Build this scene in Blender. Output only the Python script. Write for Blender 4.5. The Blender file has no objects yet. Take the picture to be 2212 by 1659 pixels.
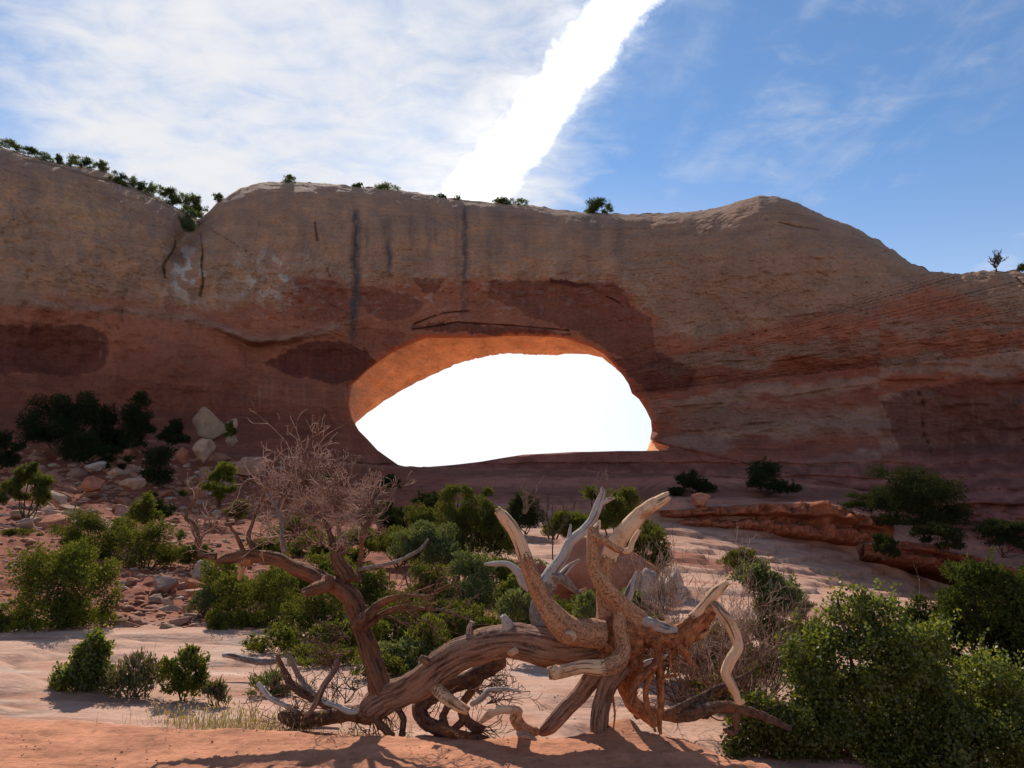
import bpy, math, random
import numpy as np

C = bpy.context.scene.collection
R = math.radians
rng0 = np.random.default_rng(7)

# ------------------------------------------------------------------ camera
PITCH = R(10.0); CAMZ = 1.6; FPX = 1723.0; CX = 1106.0; CY = 829.5
cam_d = bpy.data.cameras.new("camera"); cam = bpy.data.objects.new("camera", cam_d); C.objects.link(cam)
cam_d.sensor_width = 36.0; cam_d.lens = 36.0 * FPX / 2212.0
cam_d.clip_start = 0.05; cam_d.clip_end = 20000
cam.location = (0, 0, CAMZ); cam.rotation_euler = (R(90) + PITCH, 0, 0)
sc = bpy.context.scene
sc.camera = cam
sc.view_settings.view_transform = 'Standard'; sc.view_settings.look = 'None'; sc.view_settings.gamma = 1.0
sc.view_settings.use_curve_mapping = False
sc.view_settings.exposure = 0.50
sc.cycles.max_bounces = 8; sc.cycles.diffuse_bounces = 4; sc.cycles.transparent_max_bounces = 8

# ------------------------------------------------------------------ sun
SUN_EL = R(37.0); SUN_AZ = R(-15.0)          # azimuth measured from +Y towards +X
sun_d = bpy.data.lights.new("sun", 'SUN'); sun = bpy.data.objects.new("sun", sun_d); C.objects.link(sun)
sun_d.energy = 4.0; sun_d.angle = R(0.53); sun_d.color = (1.0, 0.93, 0.83)
sun.rotation_euler = (R(90) - SUN_EL, 0, R(180) - SUN_AZ)   # a sun shines down its -Z
sun.location = (-20, 60, 60)

# ------------------------------------------------------------------ node helper
class NT:
    def __init__(s, tree): s.t = tree; s.n = tree.nodes; s.l = tree.links
    def new(s, ty, **kw):
        nd = s.n.new(ty)
        for k, v in kw.items(): setattr(nd, k, v)
        return nd
    def link(s, a, b): s.l.new(a, b)
    def put(s, v, sock):
        if hasattr(v, 'is_linked') or isinstance(v, bpy.types.NodeSocket): s.l.new(v, sock)
        else: sock.default_value = v
    def m(s, op, a, b=None, c=None, clamp=False):
        nd = s.n.new('ShaderNodeMath'); nd.operation = op; nd.use_clamp = clamp
        s.put(a, nd.inputs[0])
        if b is not None: s.put(b, nd.inputs[1])
        if c is not None: s.put(c, nd.inputs[2])
        return nd.outputs[0]
    def vm(s, op, a, b=None, scale=None):
        nd = s.n.new('ShaderNodeVectorMath'); nd.operation = op
        s.put(a, nd.inputs[0])
        if b is not None: s.put(b, nd.inputs[1])
        if scale is not None: s.put(scale, nd.inputs[3])
        return nd.outputs['Value'] if op in ('DOT_PRODUCT', 'LENGTH') else nd.outputs[0]
    def sstep(s, v, lo, hi, a=0.0, b=1.0):
        nd = s.n.new('ShaderNodeMapRange'); nd.interpolation_type = 'SMOOTHSTEP'
        s.put(v, nd.inputs[0]); s.put(lo, nd.inputs[1]); s.put(hi, nd.inputs[2]); s.put(a, nd.inputs[3]); s.put(b, nd.inputs[4])
        return nd.outputs[0]
    def noise(s, vec, scale, detail=4, rough=0.55, dist=0.0):
        nd = s.n.new('ShaderNodeTexNoise'); nd.inputs['Scale'].default_value = scale
        nd.inputs['Detail'].default_value = detail; nd.inputs['Roughness'].default_value = rough
        nd.inputs['Distortion'].default_value = dist
        if vec is not None: s.put(vec, nd.inputs['Vector'])
        return nd.outputs[0]
    def mix(s, f, a, b, blend='MIX'):
        nd = s.n.new('ShaderNodeMix'); nd.data_type = 'RGBA'; nd.blend_type = blend
        s.put(f, nd.inputs[0])
        for v, i in ((a, 6), (b, 7)):
            if isinstance(v, tuple): nd.inputs[i].default_value = (*v[:3], 1)
            else: s.put(v, nd.inputs[i])
        return nd.outputs[2]
    def attr(s, name, out='Color'):
        nd = s.n.new('ShaderNodeAttribute'); nd.attribute_name = name
        return nd.outputs[out]
    def mapping(s, vec, scale=(1, 1, 1), loc=(0, 0, 0)):
        nd = s.n.new('ShaderNodeMapping'); nd.inputs['Scale'].default_value = scale; nd.inputs['Location'].default_value = loc
        s.put(vec, nd.inputs['Vector']); return nd.outputs[0]
    def bump(s, h, strength, dist):
        nd = s.n.new('ShaderNodeBump'); nd.inputs['Strength'].default_value = strength; nd.inputs['Distance'].default_value = dist
        s.put(h, nd.inputs['Height']); return nd.outputs[0]

# ------------------------------------------------------------------ sky
w = bpy.data.worlds.new("World"); sc.world = w; w.use_nodes = True
nt = NT(w.node_tree); nt.n.clear()
out = nt.new('ShaderNodeOutputWorld'); bg = nt.new('ShaderNodeBackground'); nt.link(bg.outputs[0], out.inputs[0])
sky = nt.new('ShaderNodeTexSky'); sky.sky_type = 'NISHITA'; sky.sun_disc = False
sky.sun_elevation = SUN_EL; sky.sun_rotation = SUN_AZ
sky.altitude = 1700; sky.air_density = 1.0; sky.dust_density = 0.35; sky.ozone_density = 2.2
bg.inputs[1].default_value = 0.082
tc = nt.new('ShaderNodeTexCoord').outputs['Generated']
D = nt.vm('NORMALIZE', tc)
sep = nt.new('ShaderNodeSeparateXYZ'); nt.link(D, sep.inputs[0]); dx, dy, dz = sep.outputs
def skydir(x, y):
    cx = (x - CX) / FPX; cy = (CY - y) / FPX
    v = np.array([cx, math.cos(PITCH) - cy * math.sin(PITCH), math.sin(PITCH) + cy * math.cos(PITCH)])
    return v / np.linalg.norm(v)
# the high cloud sheet lies on a plane overhead
zc = nt.m('ADD', nt.m('MAXIMUM', dz, 0.0), 0.12)
comb = nt.new('ShaderNodeCombineXYZ')
nt.link(nt.m('DIVIDE', dx, zc), comb.inputs[0]); nt.link(nt.m('DIVIDE', dy, zc), comb.inputs[1])
plane = comb.outputs[0]
def lump(x, y, rad):
    """0..1 around a fixed compass direction, rad in degrees"""
    v = skydir(x, y); d = nt.vm('DOT_PRODUCT', D, tuple(v))
    return nt.sstep(d, math.cos(R(rad)), math.cos(R(rad * 0.25)))
n1 = nt.noise(nt.mapping(plane, (1.25, 1.15, 1)), 1.9, 8, 0.56, 0.25)
n2 = nt.noise(nt.mapping(plane, (2.6, 3.4, 1), (3, 1, 0)), 3.4, 8, 0.6, 0.4)
n3 = nt.noise(nt.mapping(plane, (2.0, 0.8, 1), (7, 2, 0)), 1.7, 7, 0.58, 0.5)
bank = nt.m('MAXIMUM', lump(500, 290, 21), nt.m('MULTIPLY', lump(880, 280, 17), 1.0))
bank = nt.m('MAXIMUM', bank, nt.m('MULTIPLY', lump(1130, 60, 9), 0.8))
dens = nt.m('ADD', nt.m('MULTIPLY', n1, 0.62), nt.m('MULTIPLY', n2, 0.38))
veil = nt.sstep(nt.m('ADD', dens, nt.m('MULTIPLY', bank, 0.27)), 0.50, 0.90)
wisp = nt.m('MULTIPLY', nt.sstep(nt.m('ADD', nt.m('MULTIPLY', n3, 0.7), nt.m('MULTIPLY', n2, 0.3)), 0.44, 0.78), 0.42)
low = nt.sstep(dz, 0.44, 0.20, 0.0, 1.0)          # white haze towards the horizon
low = nt.m('MULTIPLY', low, nt.sstep(dx, 0.42, 0.05, 0.25, 1.0))
cover = nt.m('MAXIMUM', nt.m('MAXIMUM', veil, wisp), nt.m('MULTIPLY', low, 1.0))
skycol = nt.mix(1.0, sky.outputs[0], (0.92, 1.12, 1.22), 'MULTIPLY')
glow = nt.m('ADD', nt.m('MULTIPLY', nt.sstep(dz, 0.38, 0.22), 2.2), nt.sstep(nt.vm('DOT_PRODUCT', D, tuple(skydir(700, -160))), 0.55, 1.0, 5.6, 7.6))
cl = nt.new('ShaderNodeCombineColor'); nt.link(glow, cl.inputs[0]); nt.link(nt.m('MULTIPLY', glow, 1.0), cl.inputs[1]); nt.link(nt.m('MULTIPLY', glow, 1.02), cl.inputs[2])
col = nt.mix(nt.m('MULTIPLY', cover, 0.97), skycol, cl.outputs[0])
# the old jet trail: a straight band on the sky sphere between two directions
a = skydir(1008, 440); b = skydir(1385, -40)
nrm = np.cross(a, b); nrm /= np.linalg.norm(nrm)
along = b - a * np.dot(a, b); along /= np.linalg.norm(along)
side = nt.vm('DOT_PRODUCT', D, tuple(nrm))
tpos = nt.vm('DOT_PRODUCT', D, tuple(along))
puff = nt.noise(D, 26, 6, 0.62, 0.3)
puff2 = nt.noise(D, 60, 4, 0.65)
edge = nt.m('ADD', nt.m('MULTIPLY', nt.m('SUBTRACT', puff, 0.5), 0.034), nt.m('MULTIPLY', nt.m('SUBTRACT', puff2, 0.5), 0.020))
half = nt.sstep(tpos, -0.05, 0.30, 0.032, 0.025)
dist = nt.m('ADD', nt.m('ABSOLUTE', side), edge)
band = nt.sstep(dist, nt.m('ADD', half, 0.010), nt.m('SUBTRACT', half, 0.007))
fuzz = nt.m('MULTIPLY', nt.sstep(side, 0.0, 0.02, nt.sstep(nt.m('SUBTRACT', dist, edge), 0.085, 0.02), nt.sstep(nt.m('SUBTRACT', dist, edge), 0.06, 0.02)), nt.sstep(n2, 0.35, 0.7, 0.0, 0.6))
front = nt.m('GREATER_THAN', dy, 0.0)
band = nt.m('MULTIPLY', nt.m('MULTIPLY', nt.m('MAXIMUM', band, nt.m('MULTIPLY', fuzz, 0.4)), front), nt.sstep(tpos, -0.5, -0.1))
col = nt.mix(band, col, (13.5, 13.5, 13.4))
col = nt.mix(nt.m('MULTIPLY', lump(960, 420, 8.5), 0.22), col, (10.0, 10.0, 9.9))
nt.link(col, bg.inputs[0])

# ------------------------------------------------------------------ numpy noise
_perm = np.random.default_rng(3).permutation(512); _perm = np.concatenate([_perm, _perm, _perm])
_g = np.random.default_rng(4).normal(size=(512, 3)); _g /= np.linalg.norm(_g, axis=1)[:, None]
def pnoise(p):
    p = np.asarray(p, float); i = np.floor(p).astype(np.int64); f = p - i; i &= 511
    u = f * f * f * (f * (f * 6 - 15) + 10)
    res = 0
    for ox in (0, 1):
        wx = u[:, 0] if ox else 1 - u[:, 0]
        for oy in (0, 1):
            wy = u[:, 1] if oy else 1 - u[:, 1]
            for oz in (0, 1):
                wz = u[:, 2] if oz else 1 - u[:, 2]
                h = _perm[_perm[_perm[(i[:, 0] + ox) & 511] + ((i[:, 1] + oy) & 511)] + ((i[:, 2] + oz) & 511)]
                g = _g[h]
                res = res + wx * wy * wz * (g[:, 0] * (f[:, 0] - ox) + g[:, 1] * (f[:, 1] - oy) + g[:, 2] * (f[:, 2] - oz))
    return res * 1.6
def fbm(p, oct=4, gain=0.5):
    p = np.asarray(p, float); r = np.zeros(len(p)); a = 1.0
    for k in range(oct):
        r += a * pnoise(p * (2.03 ** k) + 17.3 * k); a *= gain
    return r
def ss(x, a, b):
    t = np.clip((x - a) / (b - a), 0, 1); return t * t * (3 - 2 * t)
def lerp(a, b, t): return a + (b - a) * t

# ------------------------------------------------------------------ points from directions
def at(x, y, Y):
    x = np.asarray(x, float); y = np.asarray(y, float); Y = np.asarray(Y, float)
    cx = (x - CX) / FPX; cy = (CY - y) / FPX
    vy = math.cos(PITCH) - cy * math.sin(PITCH); vz = math.sin(PITCH) + cy * math.cos(PITCH)
    t = Y / vy
    return np.stack(np.broadcast_arrays(cx * t, Y, CAMZ + vz * t), -1)
def kslope(y): return math.tan(PITCH - math.atan((y - CY) / FPX))

# ------------------------------------------------------------------ mesh helpers
def mk(name, V, F, mat=None, parent=None, smooth=True, attrs=None, link=True):
    V = np.asarray(V, np.float32); me = bpy.data.meshes.new(name)
    if not isinstance(F, (list, tuple)): F = [F]
    F = [np.asarray(f, np.int32) for f in F if len(f)]
    me.vertices.add(len(V)); me.vertices.foreach_set('co', V.ravel())
    loops = np.concatenate([f.ravel() for f in F]); sizes = np.concatenate([np.full(len(f), f.shape[1]) for f in F])
    me.loops.add(len(loops)); me.loops.foreach_set('vertex_index', loops)
    me.polygons.add(len(sizes))
    st = np.zeros(len(sizes), np.int32); st[1:] = np.cumsum(sizes)[:-1]
    me.polygons.foreach_set('loop_start', st)
    if smooth: me.polygons.foreach_set('use_smooth', np.ones(len(sizes), bool))
    for k, v in (attrs or {}).items():
        v = np.asarray(v, np.float32)
        if v.ndim == 1:
            at_ = me.attributes.new(k, 'FLOAT', 'POINT'); at_.data.foreach_set('value', v)
        else:
            at_ = me.attributes.new(k, 'FLOAT_VECTOR', 'POINT'); at_.data.foreach_set('vector', v.ravel())
    me.update(calc_edges=True); me.validate()
    if mat: me.materials.append(mat)
    o = bpy.data.objects.new(name, me)
    if link: C.objects.link(o)
    if parent: o.parent = parent
    return o
class Bag:
    """collects pieces of one part"""
    def __init__(s): s.V = []; s.F = {}; s.A = {}; s.n = 0
    def add(s, V, F, **A):
        for f in (F if isinstance(F, list) else [F]):
            s.F.setdefault(f.shape[1], []).append(f + s.n)
        s.V.append(V); s.n += len(V)
        for k, v in A.items(): s.A.setdefault(k, []).append(v)
    def build(s, name, mat, parent=None, smooth=True):
        return mk(name, np.concatenate(s.V), [np.concatenate(v) for v in s.F.values()], mat, parent, smooth,
                  {k: np.concatenate(v) for k, v in s.A.items()})
def empty(name, loc, label=None, cat=None, group=None):
    o = bpy.data.objects.new(name, None); C.objects.link(o); o.location = tuple(float(v) for v in loc)
    o.empty_display_size = 0.1
    if label: tag(o, label, cat, group)
    return o
def tag(o, label=None, cat=None, group=None, kind=None):
    if label: o['label'] = label
    if cat: o['category'] = cat
    if group: o['group'] = group
    if kind: o['kind'] = kind
    return o

# ------------------------------------------------------------------ materials
def new_mat(name):
    m = bpy.data.materials.new(name); m.use_nodes = True; t = NT(m.node_tree)
    p = t.n['Principled BSDF']; p.inputs['Roughness'].default_value = 0.9
    p.inputs['Specular IOR Level'].default_value = 0.04
    return m, t, p
def rock_mat(name, s1, s2, bump_d, var=0.35, spots=0.0, attrib='Col', strata=None, streak=0.0):
    """stone whose broad colour is stored on the mesh, with grain, speckle and strata in the nodes"""
    m, t, p = new_mat(name)
    co = t.new('ShaderNodeTexCoord').outputs['Object']
    base = t.attr(attrib)
    na = t.noise(co, s1, 7, 0.62); nb = t.noise(co, s2, 5, 0.65)
    v = t.m('ADD', t.m('MULTIPLY', t.m('SUBTRACT', na, 0.5), var * 2.2), t.m('MULTIPLY', t.m('SUBTRACT', nb, 0.5), var * 2.2))
    v = t.m('ADD', v, 1.0)
    h = t.m('ADD', na, t.m('MULTIPLY', nb, 0.45))
    if strata:
        ns = t.noise(t.mapping(co, (0.25 * strata, 0.25 * strata, 4.5 * strata)), 1.0, 6, 0.6, 0.25)
        v = t.m('ADD', v, t.m('MULTIPLY', t.m('SUBTRACT', ns, 0.5), var * 1.3))
        h = t.m('ADD', h, t.m('MULTIPLY', ns, 0.9))
    if streak:
        nk = t.noise(t.mapping(co, (0.45, 2.6, 5.0)), 1.3, 7, 0.68, 0.5)
        v = t.m('ADD', v, t.m('MULTIPLY', t.m('SUBTRACT', nk, 0.5), streak * 2)); h = t.m('ADD', h, t.m('MULTIPLY', nk, 1.2))
    v = t.m('MAXIMUM', v, 0.25)
    cc = t.new('ShaderNodeCombineXYZ')
    for k in range(3): t.link(v, cc.inputs[k])
    c = t.mix(1.0, base, cc.outputs[0], 'MULTIPLY')
    if spots:
        sp = t.sstep(t.noise(co, s2 * 0.55, 4, 0.75), 0.57, 0.68, 0.0, spots)
        c = t.mix(sp, c, (0.07, 0.05, 0.045))
    t.link(c, p.inputs['Base Color'])
    t.link(t.bump(h, 0.9, bump_d), p.inputs['Normal'])
    return m
M_CLIFF = rock_mat('cliff_sandstone', 0.35, 4.2, 0.40, 0.34, 0.40, strata=0.35)
M_GROUND = rock_mat('desert_ground', 1.6, 14.0, 0.035, 0.26, 0.12, streak=0.32)
M_STONE = rock_mat('loose_sandstone', 3.0, 17.0, 0.05, 0.30, 0.10)
M_LEDGE = rock_mat('ledge_sandstone', 0.8, 5.0, 0.15, 0.34, 0.2, strata=1.4)

def leaf_mat(name, c_lo, c_hi, transl, gloss=0.0, rough=0.5):
    m = bpy.data.materials.new(name); m.use_nodes = True; t = NT(m.node_tree); t.n.clear()
    o = t.new('ShaderNodeOutputMaterial'); f = t.attr('tint', 'Fac')
    c = t.mix(f, c_lo, c_hi)
    d = t.new('ShaderNodeBsdfDiffuse'); t.link(c, d.inputs[0])
    tr = t.new('ShaderNodeBsdfTranslucent'); t.link(t.mix(1.0, c, (1.5, 1.35, 0.55), 'MULTIPLY'), tr.inputs[0])
    mx = t.new('ShaderNodeMixShader'); mx.inputs[0].default_value = transl
    t.link(d.outputs[0], mx.inputs[1]); t.link(tr.outputs[0], mx.inputs[2]); res = mx.outputs[0]
    if gloss:
        g = t.new('ShaderNodeBsdfGlossy'); g.inputs['Roughness'].default_value = rough; g.inputs[0].default_value = (1, 1, 1, 1)
        mg = t.new('ShaderNodeMixShader'); mg.inputs[0].default_value = gloss
        t.link(res, mg.inputs[1]); t.link(g.outputs[0], mg.inputs[2]); res = mg.outputs[0]
    t.link(res, o.inputs[0]); return m
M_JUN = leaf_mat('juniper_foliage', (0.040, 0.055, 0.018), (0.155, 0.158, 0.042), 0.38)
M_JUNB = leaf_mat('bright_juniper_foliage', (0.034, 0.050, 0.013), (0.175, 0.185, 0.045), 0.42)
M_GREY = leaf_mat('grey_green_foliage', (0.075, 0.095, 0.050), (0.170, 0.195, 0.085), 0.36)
M_DARK = leaf_mat('dark_foliage', (0.018, 0.026, 0.013), (0.048, 0.058, 0.024), 0.3)  # juniper green with the cliff's shade put into the leaf colour
M_ASH = leaf_mat('ash_leaves', (0.030, 0.058, 0.014), (0.20, 0.215, 0.05), 0.50, 0.022, 0.45)
M_SAGE = leaf_mat('sage_leaves', (0.075, 0.068, 0.042), (0.150, 0.135, 0.075), 0.3)
M_GRASS = leaf_mat('dry_grass_blades', (0.12, 0.125, 0.05), (0.36, 0.27, 0.15), 0.3)

def wood_mat(name, dark, light, bare_a, bare_b, flake, furrow, wf=0.55, vor=0.5):
    m, t, p = new_mat(name)
    g = t.attr('grain', 'Vector'); bare = t.attr('bare', 'Fac')
    co = t.new('ShaderNodeTexCoord').outputs['Object']
    f1 = t.noise(t.mapping(g, (furrow, furrow, furrow * (0.22 if wf < .6 else 0.07))), 1.0, 6, 0.65, 0.6)
    f2 = t.noise(co, flake, 5, 0.7, 0.4)
    vo = t.new('ShaderNodeTexVoronoi'); vo.inputs['Scale'].default_value = flake * 0.9; t.link(t.mapping(co, (1, 1, 0.7)), vo.inputs['Vector'])
    k = t.m('ADD', t.m('MULTIPLY', f1, wf), t.m('MULTIPLY', f2, 1.0 - wf))
    bark = t.mix(t.sstep(k, 0.37, 0.55), dark, light)
    bark = t.mix(t.sstep(vo.outputs[0], 0.36, 0.70, 0.0, vor), bark, dark)
    big = t.noise(co, 2.6, 4, 0.6)
    bark = t.mix(t.sstep(big, 0.42, 0.66, 0.0, 0.65), bark, t.mix(0.5, bark, (0.46, 0.17, 0.06)))
    fine = t.noise(t.mapping(g, (90, 90, 6)), 1.0, 5, 0.7, 0.3)
    wood = t.mix(t.sstep(fine, 0.32, 0.68), bare_a, bare_b)
    wood = t.mix(t.sstep(t.noise(co, 5, 5, 0.65), 0.52, 0.70, 0.0, 0.8), wood, (0.34, 0.14, 0.05))
    crack = t.sstep(t.noise(t.mapping(g, (45, 45, 2.2)), 1.0, 3, 0.5), 0.60, 0.68, 0.0, 0.8)
    wood = t.mix(crack, wood, (0.10, 0.06, 0.04))
    e = t.m('ADD', bare, t.m('MULTIPLY', t.m('SUBTRACT', f2, 0.5), 1.5))
    e = t.sstep(e, 0.46, 0.56)
    t.link(t.mix(e, bark, wood), p.inputs['Base Color'])
    hb = t.m('ADD', t.m('MULTIPLY', k, 1.0), t.m('MULTIPLY', vo.outputs[0], -0.5 * vor))
    hw = t.m('SUBTRACT', t.m('ADD', t.m('MULTIPLY', fine, 0.25), 0.55), t.m('MULTIPLY', crack, 0.3))
    hh = t.m('ADD', t.m('MULTIPLY', hb, t.m('SUBTRACT', 1.0, e)), t.m('MULTIPLY', hw, e))
    t.link(t.bump(hh, 1.0, 0.045), p.inputs['Normal'])
    p.inputs['Roughness'].default_value = 0.75
    return m
M_TRUNK = wood_mat('trunk_bark', (0.075, 0.038, 0.028), (0.37, 0.215, 0.15), (0.46, 0.36, 0.29), (0.62, 0.51, 0.42), 55, 42, 0.85, 0.15)
M_ROOT = wood_mat('root_bark', (0.19, 0.078, 0.042), (0.72, 0.38, 0.21), (0.64, 0.36, 0.20), (0.80, 0.52, 0.33), 58, 26, 0.38, 0.3)
M_LIMB = wood_mat('limb_bark', (0.045, 0.022, 0.017), (0.22, 0.105, 0.066), (0.40, 0.30, 0.24), (0.55, 0.45, 0.38), 50, 40, 0.8, 0.15)
M_RAGGED = wood_mat('shaggy_root_bark', (0.13, 0.045, 0.024), (0.54, 0.21, 0.095), (0.42, 0.2, 0.09), (0.55, 0.3, 0.15), 22, 60)
M_SILVER = wood_mat('silvered_wood', (0.14, 0.11, 0.10), (0.33, 0.28, 0.25), (0.34, 0.29, 0.265), (0.52, 0.46, 0.42), 40, 30)
M_DARKW = wood_mat('dark_branch_bark', (0.050, 0.030, 0.024), (0.20, 0.115, 0.08), (0.36, 0.28, 0.23), (0.52, 0.44, 0.37), 28, 40)
def plain_wood(name, a, b, sc_):
    m, t, p = new_mat(name)
    co = t.new('ShaderNodeTexCoord').outputs['Object']
    t.link(t.mix(t.sstep(t.noise(co, sc_, 5, 0.65), 0.38, 0.62), a, b), p.inputs['Base Color']); return m
M_TWIG = plain_wood('twig_bark', (0.13, 0.07, 0.05), (0.34, 0.22, 0.165), 9)
M_TWIGG = plain_wood('grey_twig_bark', (0.14, 0.065, 0.045), (0.52, 0.34, 0.25), 4)
M_STEM = plain_wood('stem_bark', (0.045, 0.03, 0.022), (0.14, 0.095, 0.07), 12)

# ------------------------------------------------------------------ terrain heights
_ctrl = []
def _row(Y, xs, zs):
    for x, z in zip(xs, zs): _ctrl.append((x, Y, z))
def drop(x): return np.interp(x, [-300, 300, 600, 1200, 1600, 2212], [.08, .10, .18, .25, .42, .55])
_xs = [-700, -300, 100, 500, 900, 1300, 1700, 2100, 2600, 3000]
for Y in (-4, 2, 5, 7, 8.5): _row(Y, _xs, [-float(drop(x)) for x in _xs])
_row(13, [-700, -300, 150, 500, 900, 1300, 1700, 2100, 2600], [.5, .25, -.05, -.10, -.25, -.25, -.2, -.45, -.3])
_row(20, [-700, -300, 100, 400, 700, 1000, 1300, 1500, 1600, 1750, 1900, 2300, 2700], [1.4, 1.0, .55, .40, .2, .0, .1, .1, -.05, -.35, -.9, -1.2, -1])
_row(30, [-700, -300, 0, 250, 500, 800, 1100, 1400, 1600, 1750, 1900, 2200, 2700], [3.0, 2.4, 1.6, 1.2, 1.0, .8, .7, .6, .1, -.6, -1.1, -1.6, -1.6])
_row(39, [-700, -300, 0, 300, 600, 900, 1200, 1500, 1650, 1830, 2050, 2200, 2700], [4, 3.2, 2.6, 2.2, 2.0, 1.7, 1.4, .85, .2, -1.0, -1.9, -2.2, -2.2])
_row(46, [-700, -300, 0, 300, 600, 900, 1200, 1500, 1800, 2000, 2200, 2700], [6, 4.8, 3.8, 3.6, 3.2, 3.0, 2.6, 2.2, 1.4, .4, -.5, -.5])
_row(56, [-700, -300, 0, 300, 520, 800, 1100, 1500, 1800, 2000, 2200, 2700], [8, 7, 6.0, 5.8, 5.2, 4.6, 4.3, 3.9, 3.2, 2.2, 1.2, 1])
_row(66, [-700, -300, 0, 300, 500, 800, 1100, 1400, 1700, 2000, 2200, 2600], [10, 9, 8.6, 8.4, 7.3, 6.3, 5.9, 5.6, 5.0, 3.5, 2.5, 2.2])
_row(80, [-700, 0, 700, 1100, 1600, 2200], [7, 7, 6, 6, 6, 5])
_row(100, [-700, 0, 700, 1100, 1600, 2200, 2800], [5, 5, 5, 5, 5, 5, 5])
for Y in (200, 500, 1500, 4000): _row(Y, [-900, -200, 700, 1100, 1600, 2200, 2900], [0] * 7)
_ctrl = np.array(_ctrl, float)
def _uv(x, Y): return np.stack([np.asarray(x) / 330.0, 7.0 * np.log(np.asarray(Y) + 6.0)], -1)
_cu = _uv(_ctrl[:, 0], _ctrl[:, 1])
def _kern(r2): return -np.sqrt(r2 + 0.16)
_A = _kern(((_cu[:, None] - _cu[None]) ** 2).sum(-1)); _n = len(_cu)
_A = np.block([[_A + 1e-6 * np.eye(_n), np.ones((_n, 1))], [np.ones((1, _n)), np.zeros((1, 1))]])
_w = np.linalg.solve(_A, np.append(_ctrl[:, 2], 0))
def px_of(X, Y): return CX + FPX * X / np.maximum(Y * 0.99, 0.5)
def edgeY(x): return np.interp(x, [-300, 0, 350, 600, 1000, 1300, 1450, 1550, 1640, 1800, 2212, 2800],
                               [7.0, 7.0, 6.85, 6.55, 6.45, 6.5, 6.25, 5.95, 5.7, 5.4, 5.15, 5])
def smooth_z(X, Y):
    X = np.atleast_1d(np.asarray(X, float)); Y = np.atleast_1d(np.asarray(Y, float)); X, Y = np.broadcast_arrays(X, Y)
    x = px_of(X, Y); xc = np.clip(x, -900, 3200); z = np.zeros(X.size)
    q = _uv(xc.ravel(), np.maximum(Y.ravel(), -4))
    for i in range(0, len(q), 20000):
        d = ((q[i:i + 20000, None] - _cu[None]) ** 2).sum(-1)
        z[i:i + 20000] = _kern(d) @ _w[:-1] + _w[-1]
    return z.reshape(X.shape), x
def ledge_y(x): return np.interp(x, [1380, 1430, 1800, 1950, 2100, 2300], [41.5, 43, 43, 40, 36, 33])
def ground_parts(X, Y):
    z, x = smooth_z(X, Y); X = np.broadcast_to(X, z.shape).ravel(); Y = np.broadcast_to(Y, z.shape).ravel(); z = z.ravel(); x = x.ravel()
    P = np.stack([X, Y, np.zeros_like(X)], -1)
    wob = 0.16 * pnoise(P * [1.3, 1.3, 1]) + 0.07 * pnoise(P * [5, 5, 1])
    e = edgeY(x) + wob
    dirt = 1 - ss(Y, e - 0.02, e + 0.30)
    z = z + drop(x) * dirt
    # root mound and the low swell round it
    m = at(1351, 1575, 6.62); z = z + 0.20 * np.exp(-(((X - m[0]) / .13) ** 2 + ((Y - 6.62) / .16) ** 2)) + 0.05 * np.exp(-(((X - m[0]) / .6) ** 2 + ((Y - 6.5) / .4) ** 2))
    far = ss(Y, 9, 45)
    talus = ss(x + 120 * pnoise(P * [.25, .25, 0] + 5), 760 + 300 * ss(Y, 17, 24), 560 + 300 * ss(Y, 17, 24)) * ss(Y, 12.5, 15.5) * (1 - ss(Y, 60, 68))
    sandy = ss(pnoise(P * [.16, .16, 0] + 9) + 0.5 * pnoise(P * [.5, .5, 0]), 0.0, 0.35) * ss(Y, 13, 16) * (1 - ss(Y, 30, 36))
    # slickrock: long low steps
    rock = (1 - dirt) * (1 - talus)
    ph = (z * (5.0 - 3.6 * far) + 0.55 * fbm(P * [.22, .5, 0], 3) + 0.06 * Y) ; fr = ph - np.floor(ph)
    step = (ss(fr, 0.0, 0.10) - fr)
    z = z + rock * step * lerp(0.085, 0.26, far) * (Y < 90)
    z = z + rock * (0.03 + 0.05 * far) * fbm(P * [.7, 1.3, 0], 3) * (Y < 90)
    z = z + dirt * (0.018 * fbm(P * [3, 5, 0], 4) + 0.014 * np.abs(fbm(P * [14, 20, 0], 3)))
    z = z + talus * (0.16 * fbm(P * [.6, .6, 0], 4) + 0.06 * fbm(P * [2.5, 2.5, 0], 3))
    lip = ss(x, 1370, 1450) * (1 - ss(x, 1850, 1990)) * 0.95 * ss(Y, ledge_y(x) - 0.2, ledge_y(x) + 0.5) * (1 - ss(Y, 52, 66))
    z = z + lip
    return z, x, dirt, talus, sandy, fr, far, P
def gz(X, Y): return float(ground_parts(np.array([float(X)]), np.array([float(Y)]))[0][0])

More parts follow.
